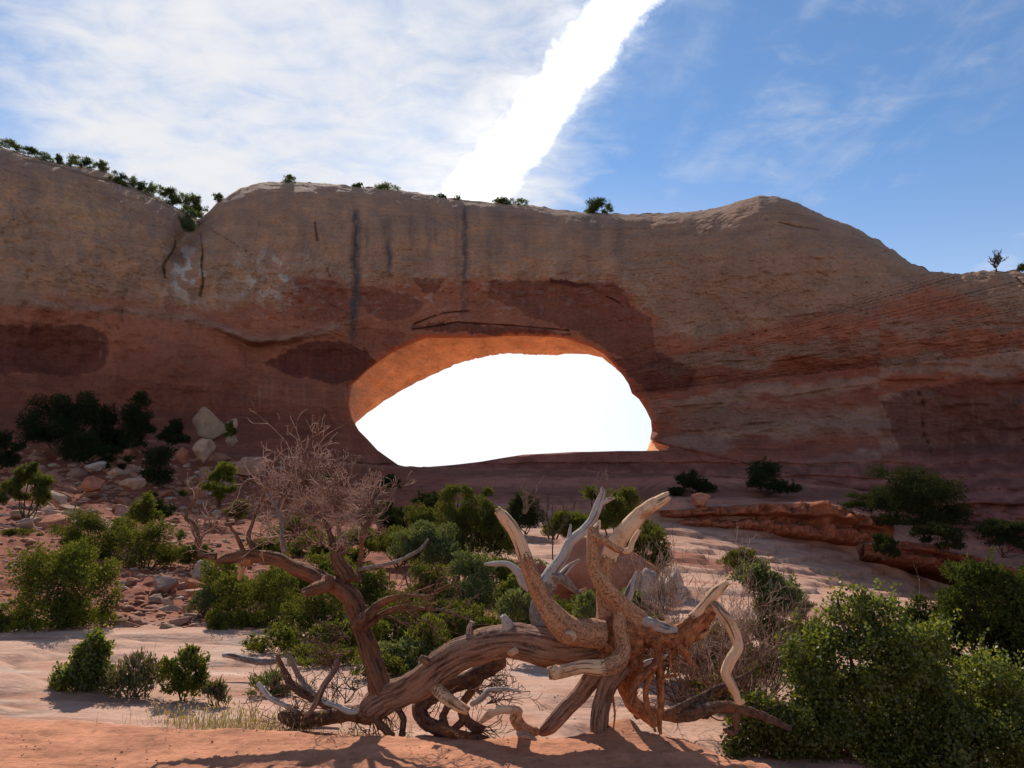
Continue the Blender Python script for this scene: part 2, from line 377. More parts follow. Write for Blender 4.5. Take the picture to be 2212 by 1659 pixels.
def build_ground():
    ys = [-4.2]
    while ys[-1] < 95: ys.append(ys[-1] + max(0.02, (ys[-1] + 6) * (0.0062 if ys[-1] < 36 else 0.0038)) if ys[-1] > 2 else ys[-1] + 0.12)
    while ys[-1] < 4500: ys.append(ys[-1] * 1.09)
    ys = np.array(ys); us = np.concatenate([np.linspace(-3.0, -0.78, 50), np.linspace(-0.77, 0.77, 620), np.linspace(0.78, 3.0, 50)])
    Y, U = np.meshgrid(ys, us, indexing='ij'); X = U * (np.maximum(Y, -3) + 4.8)
    z, x, dirt, talus, sandy, fr, far, P = ground_parts(X, Y)
    n, m = Y.shape
    idx = np.arange(n * m).reshape(n, m)
    F = np.stack([idx[:-1, :-1], idx[:-1, 1:], idx[1:, 1:], idx[1:, :-1]], -1).reshape(-1, 4)
    c_dirt = np.array([.47, .20, .112]); c_rock = np.array([.50, .295, .21]); c_red = np.array([.41, .185, .115]); c_tal = np.array([.25, .08, .045])
    v = fbm(P * [.5, 1.6, 0], 4)
    c = lerp(c_rock, c_red, (0.75 * ss(v + .35 * pnoise(P * [.08, .3, 0]), 0.05, 0.8) + 0.35 * far)[:, None].clip(0, 1))
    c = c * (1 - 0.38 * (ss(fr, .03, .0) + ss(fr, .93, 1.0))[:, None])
    c = lerp(c, np.array([.62, .47, .37]), (0.5 * ss(fbm(P * [.9, 2.2, 0] + 31, 3), .2, .8) * (1 - far))[:, None])
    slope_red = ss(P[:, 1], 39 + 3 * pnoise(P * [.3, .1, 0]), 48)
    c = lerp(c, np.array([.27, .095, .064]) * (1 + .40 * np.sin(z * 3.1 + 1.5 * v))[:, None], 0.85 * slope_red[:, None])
    c = lerp(c, np.array([.28, .10, .058]), (sandy * .9)[:, None])
    c = lerp(c, c_tal * (1 + .25 * v)[:, None], talus[:, None])
    c = lerp(c, c_dirt * (1 + .26 * fbm(P * [2, 5, 0], 5) - .25 * ss(fbm(P * [9, 14, 0], 3), .25, .6))[:, None], dirt[:, None])
    c = lerp(c, np.array([.60, .42, .30]), ss(P[:, 1], 82, 92)[:, None])  # unseen ground behind the arch, made pale to bounce light onto the soffit
    V = np.stack([P[:, 0], P[:, 1], z], -1)
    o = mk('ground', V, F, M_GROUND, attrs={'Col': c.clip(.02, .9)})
    o['kind'] = 'structure'; o['label'] = 'red dirt and pale pink slickrock ground rising to the arch'
build_ground()

# ------------------------------------------------------------------ the arch
T_X = [-1100, -800, -420, -200, 0, 60, 130, 200, 240, 280, 330, 370, 395, 415, 428, 445, 470, 520, 560, 620, 700, 800, 900, 950, 1010, 1100, 1150, 1200, 1260, 1350, 1420, 1500, 1560, 1600, 1640, 1680, 1720, 1780, 1840, 1900, 1940, 1975, 2010, 2060, 2100, 2150, 2212, 2500, 2700, 3400]
T_Y = [330, 300, 280, 290, 316, 336, 353, 364, 374, 398, 420, 442, 456, 470, 474, 462, 437, 406, 394, 391, 396, 404, 415, 425, 432, 440, 443, 452, 458, 462, 460, 457, 446, 432, 422, 424, 437, 466, 488, 520, 547, 570, 584, 591, 588, 583, 586, 600, 610, 640]
HOLE_B = [(764,916),(790,896),(830,866),(880,836),(930,812),(990,785),(1030,774),(1080,765),(1105,763),(1140,766),(1200,768),(1225,764),(1270,765),(1300,773),(1330,793),(1355,812),(1370,833),(1382,852),(1398,868),(1414,888),(1422,912),(1416,936),(1403,956),(1398,972),(1392,988),(1340,994),(1270,996),(1190,999),(1130,1002),(1040,1015),(980,1022),(930,1025),(890,1026),(850,1020),(825,1002),(800,985),(782,955),(768,932)]
HOLE_F = [(760,905),(752,872),(757,832),(790,800),(814,782),(845,761),(885,742),(921,728),(980,729),(1037,729),(1100,725),(1139,725),(1190,727),(1225,731),(1276,749),(1303,763),(1322,783),(1345,810),(1358,830),(1365,850),(1380,862),(1395,885),(1406,908),(1408,930),(1405,946),(1412,955),(1440,960),(1448,966),(1440,973),(1398,974),(1340,974),(1270,976),(1240,976),(1190,979),(1130,982),(1080,990),(1040,997),(980,1004),(930,1008),(890,1011),(860,1004),(840,990),(815,972),(795,950),(775,930)]
LEDGE_X = [-400, 0, 239, 410, 478, 530, 567, 632, 700, 760, 850]
LEDGE_Y = [650, 656, 673, 694, 714, 738, 744, 736, 718, 700, 690]

def inpoly(x, y, poly, soft):
    """1 inside, 0 outside, soft px wide edge"""
    P = np.array(poly, float); n = len(P); out = np.zeros(len(x))
    lo = P.min(0) - 3 * soft; hi = P.max(0) + 3 * soft
    sel = np.where((x > lo[0]) & (x < hi[0]) & (y > lo[1]) & (y < hi[1]))[0]
    if not len(sel): return out
    X = x[sel]; Y = y[sel]; d = np.full(len(sel), 1e9); ins = np.zeros(len(sel), bool)
    for i in range(n):
        a = P[i]; b = P[(i + 1) % n]; e = b - a
        t = np.clip(((X - a[0]) * e[0] + (Y - a[1]) * e[1]) / (e @ e + 1e-9), 0, 1)
        d = np.minimum(d, np.hypot(X - a[0] - t * e[0], Y - a[1] - t * e[1]))
        c = ((a[1] > Y) != (b[1] > Y)) & (X < (b[0] - a[0]) * (Y - a[1]) / (b[1] - a[1] + 1e-12) + a[0])
        ins ^= c
    sd = np.where(ins, d, -d); out[sel] = ss(sd, -soft, soft); return out
def linemask(x, y, pts, wpx):
    P = np.array(pts, float); d = np.full(len(x), 1e9)
    for a, b in zip(P[:-1], P[1:]):
        e = b - a; t = np.clip(((x - a[0]) * e[0] + (y - a[1]) * e[1]) / (e @ e), 0, 1)
        d = np.minimum(d, np.hypot(x - a[0] - t * e[0], y - a[1] - t * e[1]))
    return np.exp(-(d / wpx) ** 2)

CRACKS = [[(376, 520), (372, 545), (360, 575), (355, 600)], [(430, 505), (436, 540), (438, 600), (436, 640)],
          [(682, 480), (686, 500), (684, 520)], [(712, 580), (716, 600)], [(1010, 672), (960, 676), (925, 685), (890, 700)],
          [(890, 712), (985, 696), (1100, 703), (1225, 714)], [(1850, 482), (1895, 497), (1930, 522)], [(1918, 530), (1944, 545)],
          [(1690, 480), (1720, 490), (1760, 496)], [(1340, 655), (1310, 640)], [(250, 710), (262, 690), (268, 665)], [(2190, 600), (2240, 640)],
          [(1980, 840), (1995, 900), (2010, 980)], [(120, 360), (220, 385), (300, 412), (360, 447)], [(60, 345), (180, 372), (235, 392)]]
BULGES = [((200, 560), (230, 90), -1.6), ((480, 560), (90, 70), -0.7), ((640, 560), (110, 110), -1.6), ((900, 540), (140, 80), -0.6),
          ((1640, 560), (210, 90), -2.2), ((1560, 860), (120, 70), -1.3), ((1800, 720), (120, 50), -1.4), ((1000, 640), (260, 36), 1.0),
          ((1270, 680), (110, 60), 1.3), ((110, 770), (160, 60), 2.4), ((690, 782), (110, 36), 0.8), ((2080, 960), (130, 90), 2.2),
          ((1740, 800), (60, 16), 1.2), ((390, 790), (170, 90), -1.3), ((600, 900), (120, 60), -1.0), ((160, 480), (70, 45), .5)]

def cliff_depth(x, y):
    Y = np.interp(x, [-420, 0, 420, 760, 1100, 1400, 1700, 1950, 2212, 2700], [62, 69, 75, 76.5, 77, 76, 71.5, 66, 61, 56])
    T = np.interp(x, T_X, T_Y)
    wx = x + 14 * pnoise(np.stack([x / 90, y / 60, 0 * x], -1))
    d = np.maximum(y - T, 0)
    Y = Y + lerp(6.5, 1.6, ss(x, 1930, 2040)) * np.exp(-d / 30.0) + 2.2 * np.exp(-d / 110.0)
    Y = Y + 0.009 * (860 - y)
    Y = Y - 0.085 * np.minimum(np.maximum(y - np.interp(x, [-400, 300, 700, 1000, 1400, 1800, 2300], [880, 880, 905, 930, 930, 960, 960]), 0), 125)
    L = np.interp(wx, LEDGE_X, LEDGE_Y) + 4 * pnoise(np.stack([x / 40, 0 * x, 0 * x], -1))
    fade = 1 - ss(x, 690, 800)
    Y = Y + fade * ((0.12 + 1.3 * np.exp(-((x - 560) / 90) ** 2)) * ss(y, L - 5, L + 9) * np.exp(-np.maximum(y - L - 6, 0) / 75.0) - (.15 + .6 * np.exp(-((x - 560) / 90) ** 2)) * np.exp(-((y - L + 10) / 10.0) ** 2))
    for (bx, by), (sx, sy), a in BULGES:
        Y = Y + a * np.exp(-((x - bx) / sx) ** 2 - ((y - by) / sy) ** 2)
    # gully under the notch
    gx = np.interp(y, [440, 480, 560, 650], [424, 412, 385, 372]); Y = Y + 3.6 * np.exp(-((x - gx) / 26) ** 2) * ss(y, 640, 500)
    # strata of the right-hand buttress
    ys = y + 0.10 * (x - 1500) * (x < 1900) + 10 * pnoise(np.stack([x / 160, y / 90, 0 * x + 3], -1))
    st = ss(x, 1350, 1560)
    for yl, dpt in ((700, .5), (742, .45), (790, .7), (822, .9), (872, .7), (930, .6), (985, .5)):
        Y = Y + st * dpt * .75 * ss(pnoise(np.stack([x / 120, 0 * x + yl, 0 * x], -1)), -.35, .4) * (ss(ys, yl - 2.5, yl + 2.5) * np.exp(-np.maximum(ys - yl, 0) / 22))
    for yl in (1000, 1030, 1060, 1090):
        q = y + 9 * pnoise(np.stack([x / 130, 0 * x + yl, 0 * x], -1)); Y = Y + .7 * ss(q, yl - 3, yl + 3) * np.exp(-np.maximum(q - yl, 0) / 16)
    cr = np.zeros_like(x)
    for c_ in CRACKS: cr = np.maximum(cr, linemask(wx, y, c_, 1.7))
    Y = Y + 0.35 * cr
    P = np.stack([x / 44, y / 44, Y / 3], -1)
    rg_ = 1 - np.abs(fbm(np.stack([x / 60, (y + .08 * x) / 9, 0 * x], -1), 3)); Y = Y + .10 * ss(rg_, .80, 1.0) * (.35 + .65 * ss(x, 1150, 1500))
    Y = Y + .13 * ss(fbm(np.stack([x / 7, y / 4.6, 0 * x], -1), 3), .45, .8) * (.3 + .7 * ss(x, 1150, 1450))
    Y = Y + .05 * ss(np.abs(pnoise(np.stack([x / 38 + .6 * pnoise(P), y / 150, 0 * x + 6], -1))), .10, .0) * ss(pnoise(P * .7 + 3), .0, .35)
    Y = Y + 0.55 * fbm(P * .45, 3) + 0.24 * fbm(P * [1.2, 2.2, 1.2], 4) + .10 * fbm(P * 5.5, 2)
    return Y, cr

def cliff_colour(x, y, Y, cr):
    P = np.stack([x / 60, y / 60, 0 * x], -1)
    wx = x + 16 * fbm(P * 1.1, 4); wy = y + 11 * fbm(P * 1.2 + 40, 4)
    fx = x + 5 * fbm(P * 4, 3); fy = y + 6 * fbm(P * 3.5 + 11, 3)
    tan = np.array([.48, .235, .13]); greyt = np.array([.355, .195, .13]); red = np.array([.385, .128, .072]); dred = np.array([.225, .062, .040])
    n = fbm(P * 1.3 + 77, 4)
    c = lerp(greyt, tan, (0.75 * ss(n + .45 * fbm(P * [5.0, .7, 1], 3), -.25, .55))[:, None])
    c = lerp(c, np.array([.46, .25, .135]), (.85 * np.exp(-((x - 165) / 75) ** 2 - ((y - 465) / 55) ** 2) * ss(fbm(P * 2, 3), -.3, .1))[:, None])
    c = lerp(c, greyt * .92, (.65 * ss(x + 40 * n, 1250, 1450))[:, None])
    Lr = np.interp(wx, [-400, 0, 250, 450, 560, 620, 640, 740, 760, 900, 1100, 1330, 1370, 1420, 1500, 1700, 1900, 2000, 2212, 2700],
                   [640, 640, 640, 668, 650, 655, 590, 596, 612, 603, 602, 600, 640, 690, 735, 690, 660, 610, 690, 700])
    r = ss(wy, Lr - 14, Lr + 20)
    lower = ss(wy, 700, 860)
    rc = lerp(red, dred, (0.55 * lower + .35 * ss(n, -.1, .6))[:, None].clip(0, 1))  # dark red lower strata, deepened to hold some edge shade in the colour
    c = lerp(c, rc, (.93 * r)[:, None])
    # alternating beds on the right
    ys = y + 0.12 * (x - 1500) * (x < 1900) + 20 * fbm(P * [.5, 1.0, 1] + 3, 4)
    bed = ss(np.sin(ys / 13.5 + .8 * n) + .6 * pnoise(P * [.4, 2, 1]), -.2, .6) * ss(x, 1340, 1500) * ss(y, 640, 720)
    c = lerp(c, np.array([.335, .19, .135]) * (1 + .3 * n)[:, None], (.78 * bed * (1 - .9 * ss(wy, 1000, 1060)))[:, None].clip(0, 1))
    grey2 = ss(x, 1420, 1500) * np.exp(-((y - 905 - .03 * (x - 1500)) / 34) ** 2)
    c = lerp(c, np.array([.25, .16, .125]), (.75 * grey2)[:, None])
    # pale bed along the ledge on the left
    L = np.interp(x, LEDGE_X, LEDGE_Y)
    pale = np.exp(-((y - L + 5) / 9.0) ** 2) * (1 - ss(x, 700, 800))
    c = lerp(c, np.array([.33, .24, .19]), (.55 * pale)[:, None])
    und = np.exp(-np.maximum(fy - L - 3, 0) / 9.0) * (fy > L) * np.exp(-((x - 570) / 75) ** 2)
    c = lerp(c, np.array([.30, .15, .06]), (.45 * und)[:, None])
    # bleached patches
    bl = ss(fbm(P * 2.6 + 5, 4), .05, .35) * np.exp(-((x - 405) / 42) ** 2 - ((y - 590) / 62) ** 2)
    bl = np.maximum(bl, .8 * ss(fbm(P * 2.4 + 8, 4), .12, .4) * np.exp(-((x - 590) / 80) ** 2 - ((y - 600) / 55) ** 2))
    bl = np.maximum(bl, .22 * ss(fbm(P * [3, 5, 1] + 21, 4), .25, .5) * ss(y, 560, 590) * (1 - ss(y, 660, 700)) * ss(x, 300, 400) * (1 - ss(x, 1400, 1460)))
    c = lerp(c, np.array([.55, .46, .40]), bl[:, None])
    # desert varnish; broad low patches left and right also paint in edge shade
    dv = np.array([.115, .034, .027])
    VP = [([(558,785),(600,768),(640,745),(700,738),(750,742),(790,752),(808,780),(800,805),(770,820),(740,825),(690,822),(640,815),(600,800)], .92),
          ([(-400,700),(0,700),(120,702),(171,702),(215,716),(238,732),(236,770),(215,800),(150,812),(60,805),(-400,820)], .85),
          ([(770,622),(800,615),(850,632),(890,640),(918,655),(900,678),(862,690),(830,690),(800,680),(775,660)], .5),
          ([(890,602),(955,600),(940,632),(905,628)], .62), ([(632,598),(665,600),(740,610),(756,650),(752,690),(690,700),(640,690)], .38),
          ([(1190,601),(1275,612),(1278,619),(1195,612)], 1.0),
          ([(1050,606),(1180,606),(1330,610),(1362,650),(1400,690),(1425,760),(1360,775),(1310,758),(1260,722),(1200,702),(1120,672),(1060,640)], .58),
          ([(884,708),(950,698),(1020,700),(1100,706),(1240,722),(1200,724),(1100,722),(1000,718),(930,717)], .78),
          ([(1318,775),(1420,762),(1500,800),(1480,845),(1420,850),(1388,842),(1350,800)], .72),
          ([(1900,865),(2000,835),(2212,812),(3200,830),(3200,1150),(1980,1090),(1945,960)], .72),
          ([(240,760),(420,740),(540,800),(560,850),(420,850),(260,840)], .22),
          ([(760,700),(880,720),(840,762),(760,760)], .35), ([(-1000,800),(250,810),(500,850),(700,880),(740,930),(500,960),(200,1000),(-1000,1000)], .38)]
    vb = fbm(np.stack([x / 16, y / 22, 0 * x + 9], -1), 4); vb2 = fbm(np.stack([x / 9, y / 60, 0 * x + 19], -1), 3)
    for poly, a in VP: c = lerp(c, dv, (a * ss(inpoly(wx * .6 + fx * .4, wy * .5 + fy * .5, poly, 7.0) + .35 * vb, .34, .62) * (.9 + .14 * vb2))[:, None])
    # dark water streaks and light dribbles
    rk = np.random.default_rng(5)
    faint = tuple((float(rk.uniform(470, 1400)), 425 + float(rk.uniform(0, 60)), float(rk.uniform(500, 640)), float(rk.uniform(3, 14)), float(rk.uniform(.10, .30))) for _ in range(26))
    for cx_, y0, y1, wd, a in faint + ((768, 450, 690, 10, .97), (762, 640, 740, 8, .8), (792, 480, 560, 6, .35), (840, 520, 592, 7, .9), (842, 470, 510, 12, .45), (1004, 440, 615, 7, .8), (1001, 610, 690, 7, .45), (895, 470, 520, 10, .35), (655, 470, 560, 9, .22), (925, 470, 580, 8, .2), (1290, 470, 540, 10, .3)):
        sl_ = np.where((np.abs(x - cx_) < 2.2 * wd + 9) & (y > y0 - 25) & (y < y1 + 25))[0]; X_, Y_ = x[sl_], y[sl_]
        sx = cx_ + 5 * pnoise(np.stack([Y_ / 34, 0 * Y_ + cx_, 0 * Y_], -1)) + 2.5 * pnoise(np.stack([Y_ / 9, X_ / 30, 0 * Y_ + cx_], -1))
        k = np.exp(-((X_ - sx) / wd) ** 2) * ss(Y_, y0 - 18, y0 + 20) * (1 - ss(Y_, y1 - 25, y1 + 18)) * ss(fbm(np.stack([X_ / 7, Y_ / 26, 0 * X_ + cx_], -1), 3), -.9, -.2)
        c[sl_] = lerp(c[sl_], np.array([.085, .070, .068]), (a * k)[:, None])
    dr = ss(pnoise(np.stack([x / 6.5, y / 130, 0 * x + 2], -1)) + .5 * pnoise(np.stack([x / 2.6, y / 60, 0 * x], -1)), .28, .62)
    da = np.maximum(np.exp(-((x - 225) / 25) ** 2 - ((y - 775) / 45) ** 2), .5 * np.exp(-((x - 700) / 240) ** 2 - ((y - 850) / 26) ** 2))
    da = np.maximum(da, .35 * np.exp(-((x - 2090) / 160) ** 2 - ((y - 960) / 60) ** 2)); da = np.maximum(da, .3 * np.exp(-((x - 560) / 300) ** 2 - ((y - 705) / 16) ** 2))
    c = lerp(c, np.array([.40, .22, .15]), (.75 * dr * da)[:, None])
    # slope below the opening
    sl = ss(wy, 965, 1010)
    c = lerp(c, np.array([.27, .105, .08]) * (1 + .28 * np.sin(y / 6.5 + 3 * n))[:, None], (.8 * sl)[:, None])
    # flakes and pits
    pit = ss(fbm(np.stack([x / 7, y / 4.6, 0 * x], -1), 3), .52, .85) * (.25 + .75 * ss(x, 1200, 1500)) * (1 - ss(y, 900, 1000))
    c = lerp(c, np.array([.23, .125, .085]), (.6 * pit)[:, None])
    c = c * (1 - .5 * cr)[:, None]
    # paler caprock beds near the skyline
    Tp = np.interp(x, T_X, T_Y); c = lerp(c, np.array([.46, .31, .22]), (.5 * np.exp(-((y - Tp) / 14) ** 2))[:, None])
    return c.clip(.02, .9)

def build_arch():
    def dens(poly, step):
        out = []
        for a, b in zip(poly[:-1], poly[1:]):
            n = max(1, int(np.hypot(b[0] - a[0], b[1] - a[1]) / step)); out += [(a[0] + (b[0] - a[0]) * i / n, a[1] + (b[1] - a[1]) * i / n) for i in range(n)]
        return out
    tx = np.arange(-1000, 3300, 3.6); ty = np.interp(tx, T_X, T_Y)
    O = list(zip(tx, ty)) + dens([(3300, 635), (3300, 1290)], 7) + dens([(3300, 1290), (-1000, 1290)], 9) + dens([(-1000, 1290), (-1000, 320)], 7)
    O = np.array(O, float)
    top = np.zeros(len(O)); top[:len(tx)] = 1
    j = 2.2 * fbm(np.stack([O[:, 0] / 22, 0 * O[:, 0], 0 * O[:, 0]], -1), 4) + 1.1 * np.abs(pnoise(np.stack([O[:, 0] / 6, 0 * O[:, 0] + 4, 0 * O[:, 0]], -1)))
    O[:, 1] += j * top * (1 + 1.6 * ss(O[:, 0], 1820, 1900))
    cen = np.array([1085.0, 880.0]); th = np.arctan2(O[:, 1] - cen[1], O[:, 0] - cen[0])
    def ring(poly):
        p = np.array(dens(list(poly) + [poly[0]], 4)) - cen; a = np.arctan2(p[:, 1], p[:, 0]); r = np.hypot(p[:, 0], p[:, 1]); i = np.argsort(a)
        a = a[i]; r = r[i]; a = np.concatenate([a - 2 * np.pi, a, a + 2 * np.pi]); r = np.tile(r, 3)
        rr = np.interp(th, a, r); return cen + rr[:, None] * np.stack([np.cos(th), np.sin(th)], -1)
    Fr = ring(HOLE_F); Bk = ring(HOLE_B)
    jag = 2.0 * fbm(np.stack([np.cos(th) * 14, np.sin(th) * 14, 0 * th], -1), 4)
    Bk = Bk + jag[:, None] * np.stack([np.cos(th), np.sin(th)], -1)
    NF, NS, NB = 330, 24, 20
    s = np.linspace(0, 1, NF) ** 1.25
    px = Fr[None] + (O - Fr)[None] * s[:, None, None]
    x = px[..., 0].ravel(); y = px[..., 1].ravel()
    Yd, cr = cliff_depth(x, y)
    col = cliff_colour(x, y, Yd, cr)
    dh = np.hypot((px - Fr[None])[..., 0], (px - Fr[None])[..., 1]).ravel()
    Yd = Yd + 0.9 * np.exp(-dh / 6.0)
    front = at(x, y, Yd).reshape(NF, -1, 3)
    Yf = Yd.reshape(NF, -1)[0]
    PB = at(Bk[:, 0], Bk[:, 1], np.full(len(O), 87.0) + 0 * Yf)
    # soffit from the front rim to the back rim
    t = np.linspace(0, 1, NS + 2)[1:-1][:, None, None]
    sof = front[0][None] * (1 - t) + PB[None] * t
    q = sof.reshape(-1, 3); tt = np.broadcast_to(t[..., 0], sof.shape[:2]).ravel()
    rad = q - np.array([0, 81, 12.0]); rad[:, 1] = 0; rad /= np.linalg.norm(rad, axis=1)[:, None] + 1e-6
    q = q + rad * ((.6 * np.sin(np.pi * tt) * 0 + np.sin(np.pi * tt) * (0.3 * fbm(q * [.35, .5, .35], 4)))[:, None])
    sof = q.reshape(sof.shape)
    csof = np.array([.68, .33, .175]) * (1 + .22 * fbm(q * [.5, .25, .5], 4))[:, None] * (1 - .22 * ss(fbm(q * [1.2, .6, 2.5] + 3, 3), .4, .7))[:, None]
    # back face
    t = np.linspace(0, 1, NB + 2)[1:-1][:, None, None]
    OB = front[-1]; bk = OB[None] * (1 - t) + PB[None] * t
    bk[..., 1] += (np.sin(np.pi * t[..., 0]) ** .6) * 6.0
    cb = np.tile([.44, .28, .2], (bk.shape[0] * bk.shape[1], 1))
    # order round the tube: front rim .. skyline .. back .. back rim .. soffit (reversed) .. front rim
    allV = np.concatenate([front, bk, PB[None], sof[::-1]], 0)
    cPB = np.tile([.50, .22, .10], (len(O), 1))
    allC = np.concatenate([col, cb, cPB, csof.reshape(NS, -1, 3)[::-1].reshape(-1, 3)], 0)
    nr, nc = allV.shape[:2]
    idx = np.arange(nr * nc).reshape(nr, nc); i2 = np.roll(idx, -1, 0); i3 = np.roll(idx, -1, 1); i4 = np.roll(i2, -1, 1)
    F = np.stack([idx, i3, i4, i2], -1).reshape(-1, 4)
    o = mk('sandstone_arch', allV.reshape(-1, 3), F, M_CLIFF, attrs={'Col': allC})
    # outward normals?
    me = o.data; k = nc * (NF // 2) + len(tx) // 2
    if me.vertices[k].normal.y > 0: me.flip_normals()
    tag(o, 'long red and tan sandstone fin with a wide natural arch opening through it', 'rock arch')
build_arch()

# ------------------------------------------------------------------ wood: swept limbs and twigs
def spline(pts, n_per):
    P = np.asarray(pts, float)
    if len(P) < 3:
        t = np.linspace(0, 1, n_per + 1)[:, None]; return P[0] * (1 - t) + P[1] * t
    Q = np.concatenate([[2 * P[0] - P[1]], P, [2 * P[-1] - P[-2]]]); out = []
    for i in range(1, len(Q) - 2):
        t = np.linspace(0, 1, n_per, endpoint=False)[:, None]; p0, p1, p2, p3 = Q[i - 1], Q[i], Q[i + 1], Q[i + 2]
        out.append(.5 * ((2 * p1) + (-p0 + p2) * t + (2 * p0 - 5 * p1 + 4 * p2 - p3) * t * t + (-p0 + 3 * p1 - 3 * p2 + p3) * t ** 3))
    return np.concatenate(out + [P[-1:]])
def tube(P, r, nseg=12, amp=0.0, ridge=0.0, bare=None, end='cut', seed=0.0, flat=None, jag=0.0):
    """P points, r radii (already dense). Returns V, F, grain, bare"""
    P = np.asarray(P, float); r = np.asarray(r, float); n = len(P)
    T = np.gradient(P, axis=0); T /= np.linalg.norm(T, axis=1)[:, None] + 1e-12
    nrm = np.cross(T[0], [0.3, 0.2, 1.0]);
    if np.linalg.norm(nrm) < 1e-3: nrm = np.cross(T[0], [1.0, 0, 0])
    nrm /= np.linalg.norm(nrm); N = np.zeros_like(P)
    for i in range(n):
        nrm = nrm - T[i] * (nrm @ T[i]); nrm = nrm / (np.linalg.norm(nrm) + 1e-12); N[i] = nrm
    Bn = np.cross(T, N); th = np.linspace(0, 2 * np.pi, nseg, endpoint=False)
    L = np.concatenate([[0], np.cumsum(np.linalg.norm(np.diff(P, axis=0), axis=1))])
    dirv = N[:, None] * np.cos(th)[None, :, None] + Bn[:, None] * np.sin(th)[None, :, None]
    rr = np.repeat(r[:, None], nseg, 1)
    g = np.stack([np.cos(th)[None] * r[:, None], np.sin(th)[None] * r[:, None], np.repeat(L[:, None], nseg, 1)], -1)
    if amp:
        q = (P[:, None] + dirv * rr[..., None]).reshape(-1, 3)
        rm = max(r.mean(), .004)
        rr = rr * (1 + amp * fbm(q / (rm * 1.6) + seed, 3).reshape(n, nseg))
    if ridge:
        q = np.stack([np.cos(th)[None] * 1.7 + 0 * L[:, None], np.sin(th)[None] * 1.7 + 0 * L[:, None], np.repeat((L / (r.mean() * 9))[:, None], nseg, 1)], -1).reshape(-1, 3)
        rr = rr * (1 + ridge * fbm(q * 1.4 + seed + 5, 3).reshape(n, nseg))
    V = P[:, None] + dirv * rr[..., None]
    if jag and n > 3:
        j = (np.random.default_rng(int(seed * 10) + 5).random(nseg) - .3) * jag * r[-1]
        V[-1] += T[-1][None] * j[:, None]; V[-2] += T[-1][None] * j[:, None] * .4
    V = V.reshape(-1, 3); g = g.reshape(-1, 3)
    k = np.arange(n - 1)[:, None] * nseg; j = np.arange(nseg)[None]; j2 = (j + 1) % nseg
    F = np.stack([k + j, k + j2, k + nseg + j2, k + nseg + j], -1).reshape(-1, 4)
    b = np.repeat(np.zeros(n) if bare is None else bare, nseg)
    # closed ends
    caps = []
    for e, sgn in ((0, -1), (n - 1, 1)):
        c = P[e] + T[e] * sgn * r[e] * (0.0 if end == 'cut' else .5); c = c - (T[e] * sgn * r[e] * .25 if end == 'cut' and jag else 0)
        caps.append(c)
    V = np.concatenate([V, caps]); g = np.concatenate([g, [[0, 0, 0], [0, 0, L[-1]]]]); b = np.append(b, [b[0], b[-1]])
    i0, i1 = n * nseg, n * nseg + 1; jj = np.arange(nseg); jn = (jj + 1) % nseg
    Tf = np.concatenate([np.stack([jn, jj, np.full(nseg, i0)], -1), np.stack([(n - 1) * nseg + jj, (n - 1) * nseg + jn, np.full(nseg, i1)], -1)])
    return V, [F, Tf], g, b
SC = FPX
def zA(x, y): return ((1800 + x * .5425) * .54004, (1850 + y * .5425) * .54004)
def zB(x, y): return ((1000 + x * .5425) * .54004, (2272 + y * .5425) * .54004)
def zC(x, y): return ((1900 + x * .5425) * .54004, (2272 + y * .5425) * .54004)
def zE(x, y): return ((700 + x * .49729) * .54004, (1700 + y * .49729) * .54004)
def limb_pts(z, rows, zs):
    """rows: x, y, radius (in the picture unit of z), distance, [bareness]"""
    P = []; r = []; b = []
    for row in rows:
        x, y = z(row[0], row[1]); P.append(at(x, y, row[3]))
        r.append(row[2] * zs * row[3] * 1.03 / SC); b.append(row[4] if len(row) > 4 else 0.0)
    return np.array(P), np.array(r), np.array(b)
def limb(name, parent, z, rows, mat, zs=.293, nper=9, nseg=18, amp=.12, ridge=.10, end='cut', jag=.0, seed=0.0, origin=None):
    P, r, b = limb_pts(z, rows, zs)
    q = spline(np.concatenate([P, r[:, None], b[:, None]], 1), nper)
    P, r, b = q[:, :3], np.maximum(q[:, 3], .0015), q[:, 4]
    # small crookedness
    rm = r.mean(); P = P + .22 * rm * np.stack([pnoise(P / (rm * 5) + k * 9 + seed) for k in range(3)], -1)
    V, F, g, bb = tube(P, r, nseg, amp, ridge, b, end, seed, jag=jag)
    if origin is not None: V = V - np.array(origin)
    return mk(name, V, F, mat, parent, True, {'grain': g, 'bare': bb})

def rot_about(v, ax, a):
    ax = ax / (np.linalg.norm(ax) + 1e-9)
    return v * math.cos(a) + np.cross(ax, v) * math.sin(a) + ax * (ax @ v) * (1 - math.cos(a))
def grow(out, p, d, L, r, lvl, rng, kids=(3, 5), spread=(25, 60), lift=.1, crook=.28, taper=.55, short=.62, npt=5):
    P = [np.array(p, float)]; rr = [r]; d = d / np.linalg.norm(d); ds = [d]
    for i in range(npt):
        d = d + rng.normal(size=3) * crook + np.array([0, 0, lift]); d /= np.linalg.norm(d)
        P.append(P[-1] + d * L / npt); rr.append(r * (1 - (1 - taper) * (i + 1) / npt)); ds.append(d)
    P = np.array(P); out.append((P, np.array(rr)))
    if lvl > 0:
        for k in range(rng.integers(kids[0], kids[1] + 1)):
            t = rng.uniform(.25, 1.0) if k else 1.0
            i = min(int(t * npt), npt); base = P[i]
            ax = np.cross(ds[i], rng.normal(size=3)); dd = rot_about(ds[i], ax, R(rng.uniform(*spread)) * (0.6 if k == 0 else 1))
            grow(out, base, dd, L * short * rng.uniform(.7, 1.2), rr[i] * (.8 if k == 0 else .62), lvl - 1, rng, kids, spread, lift, crook, taper, short, npt)
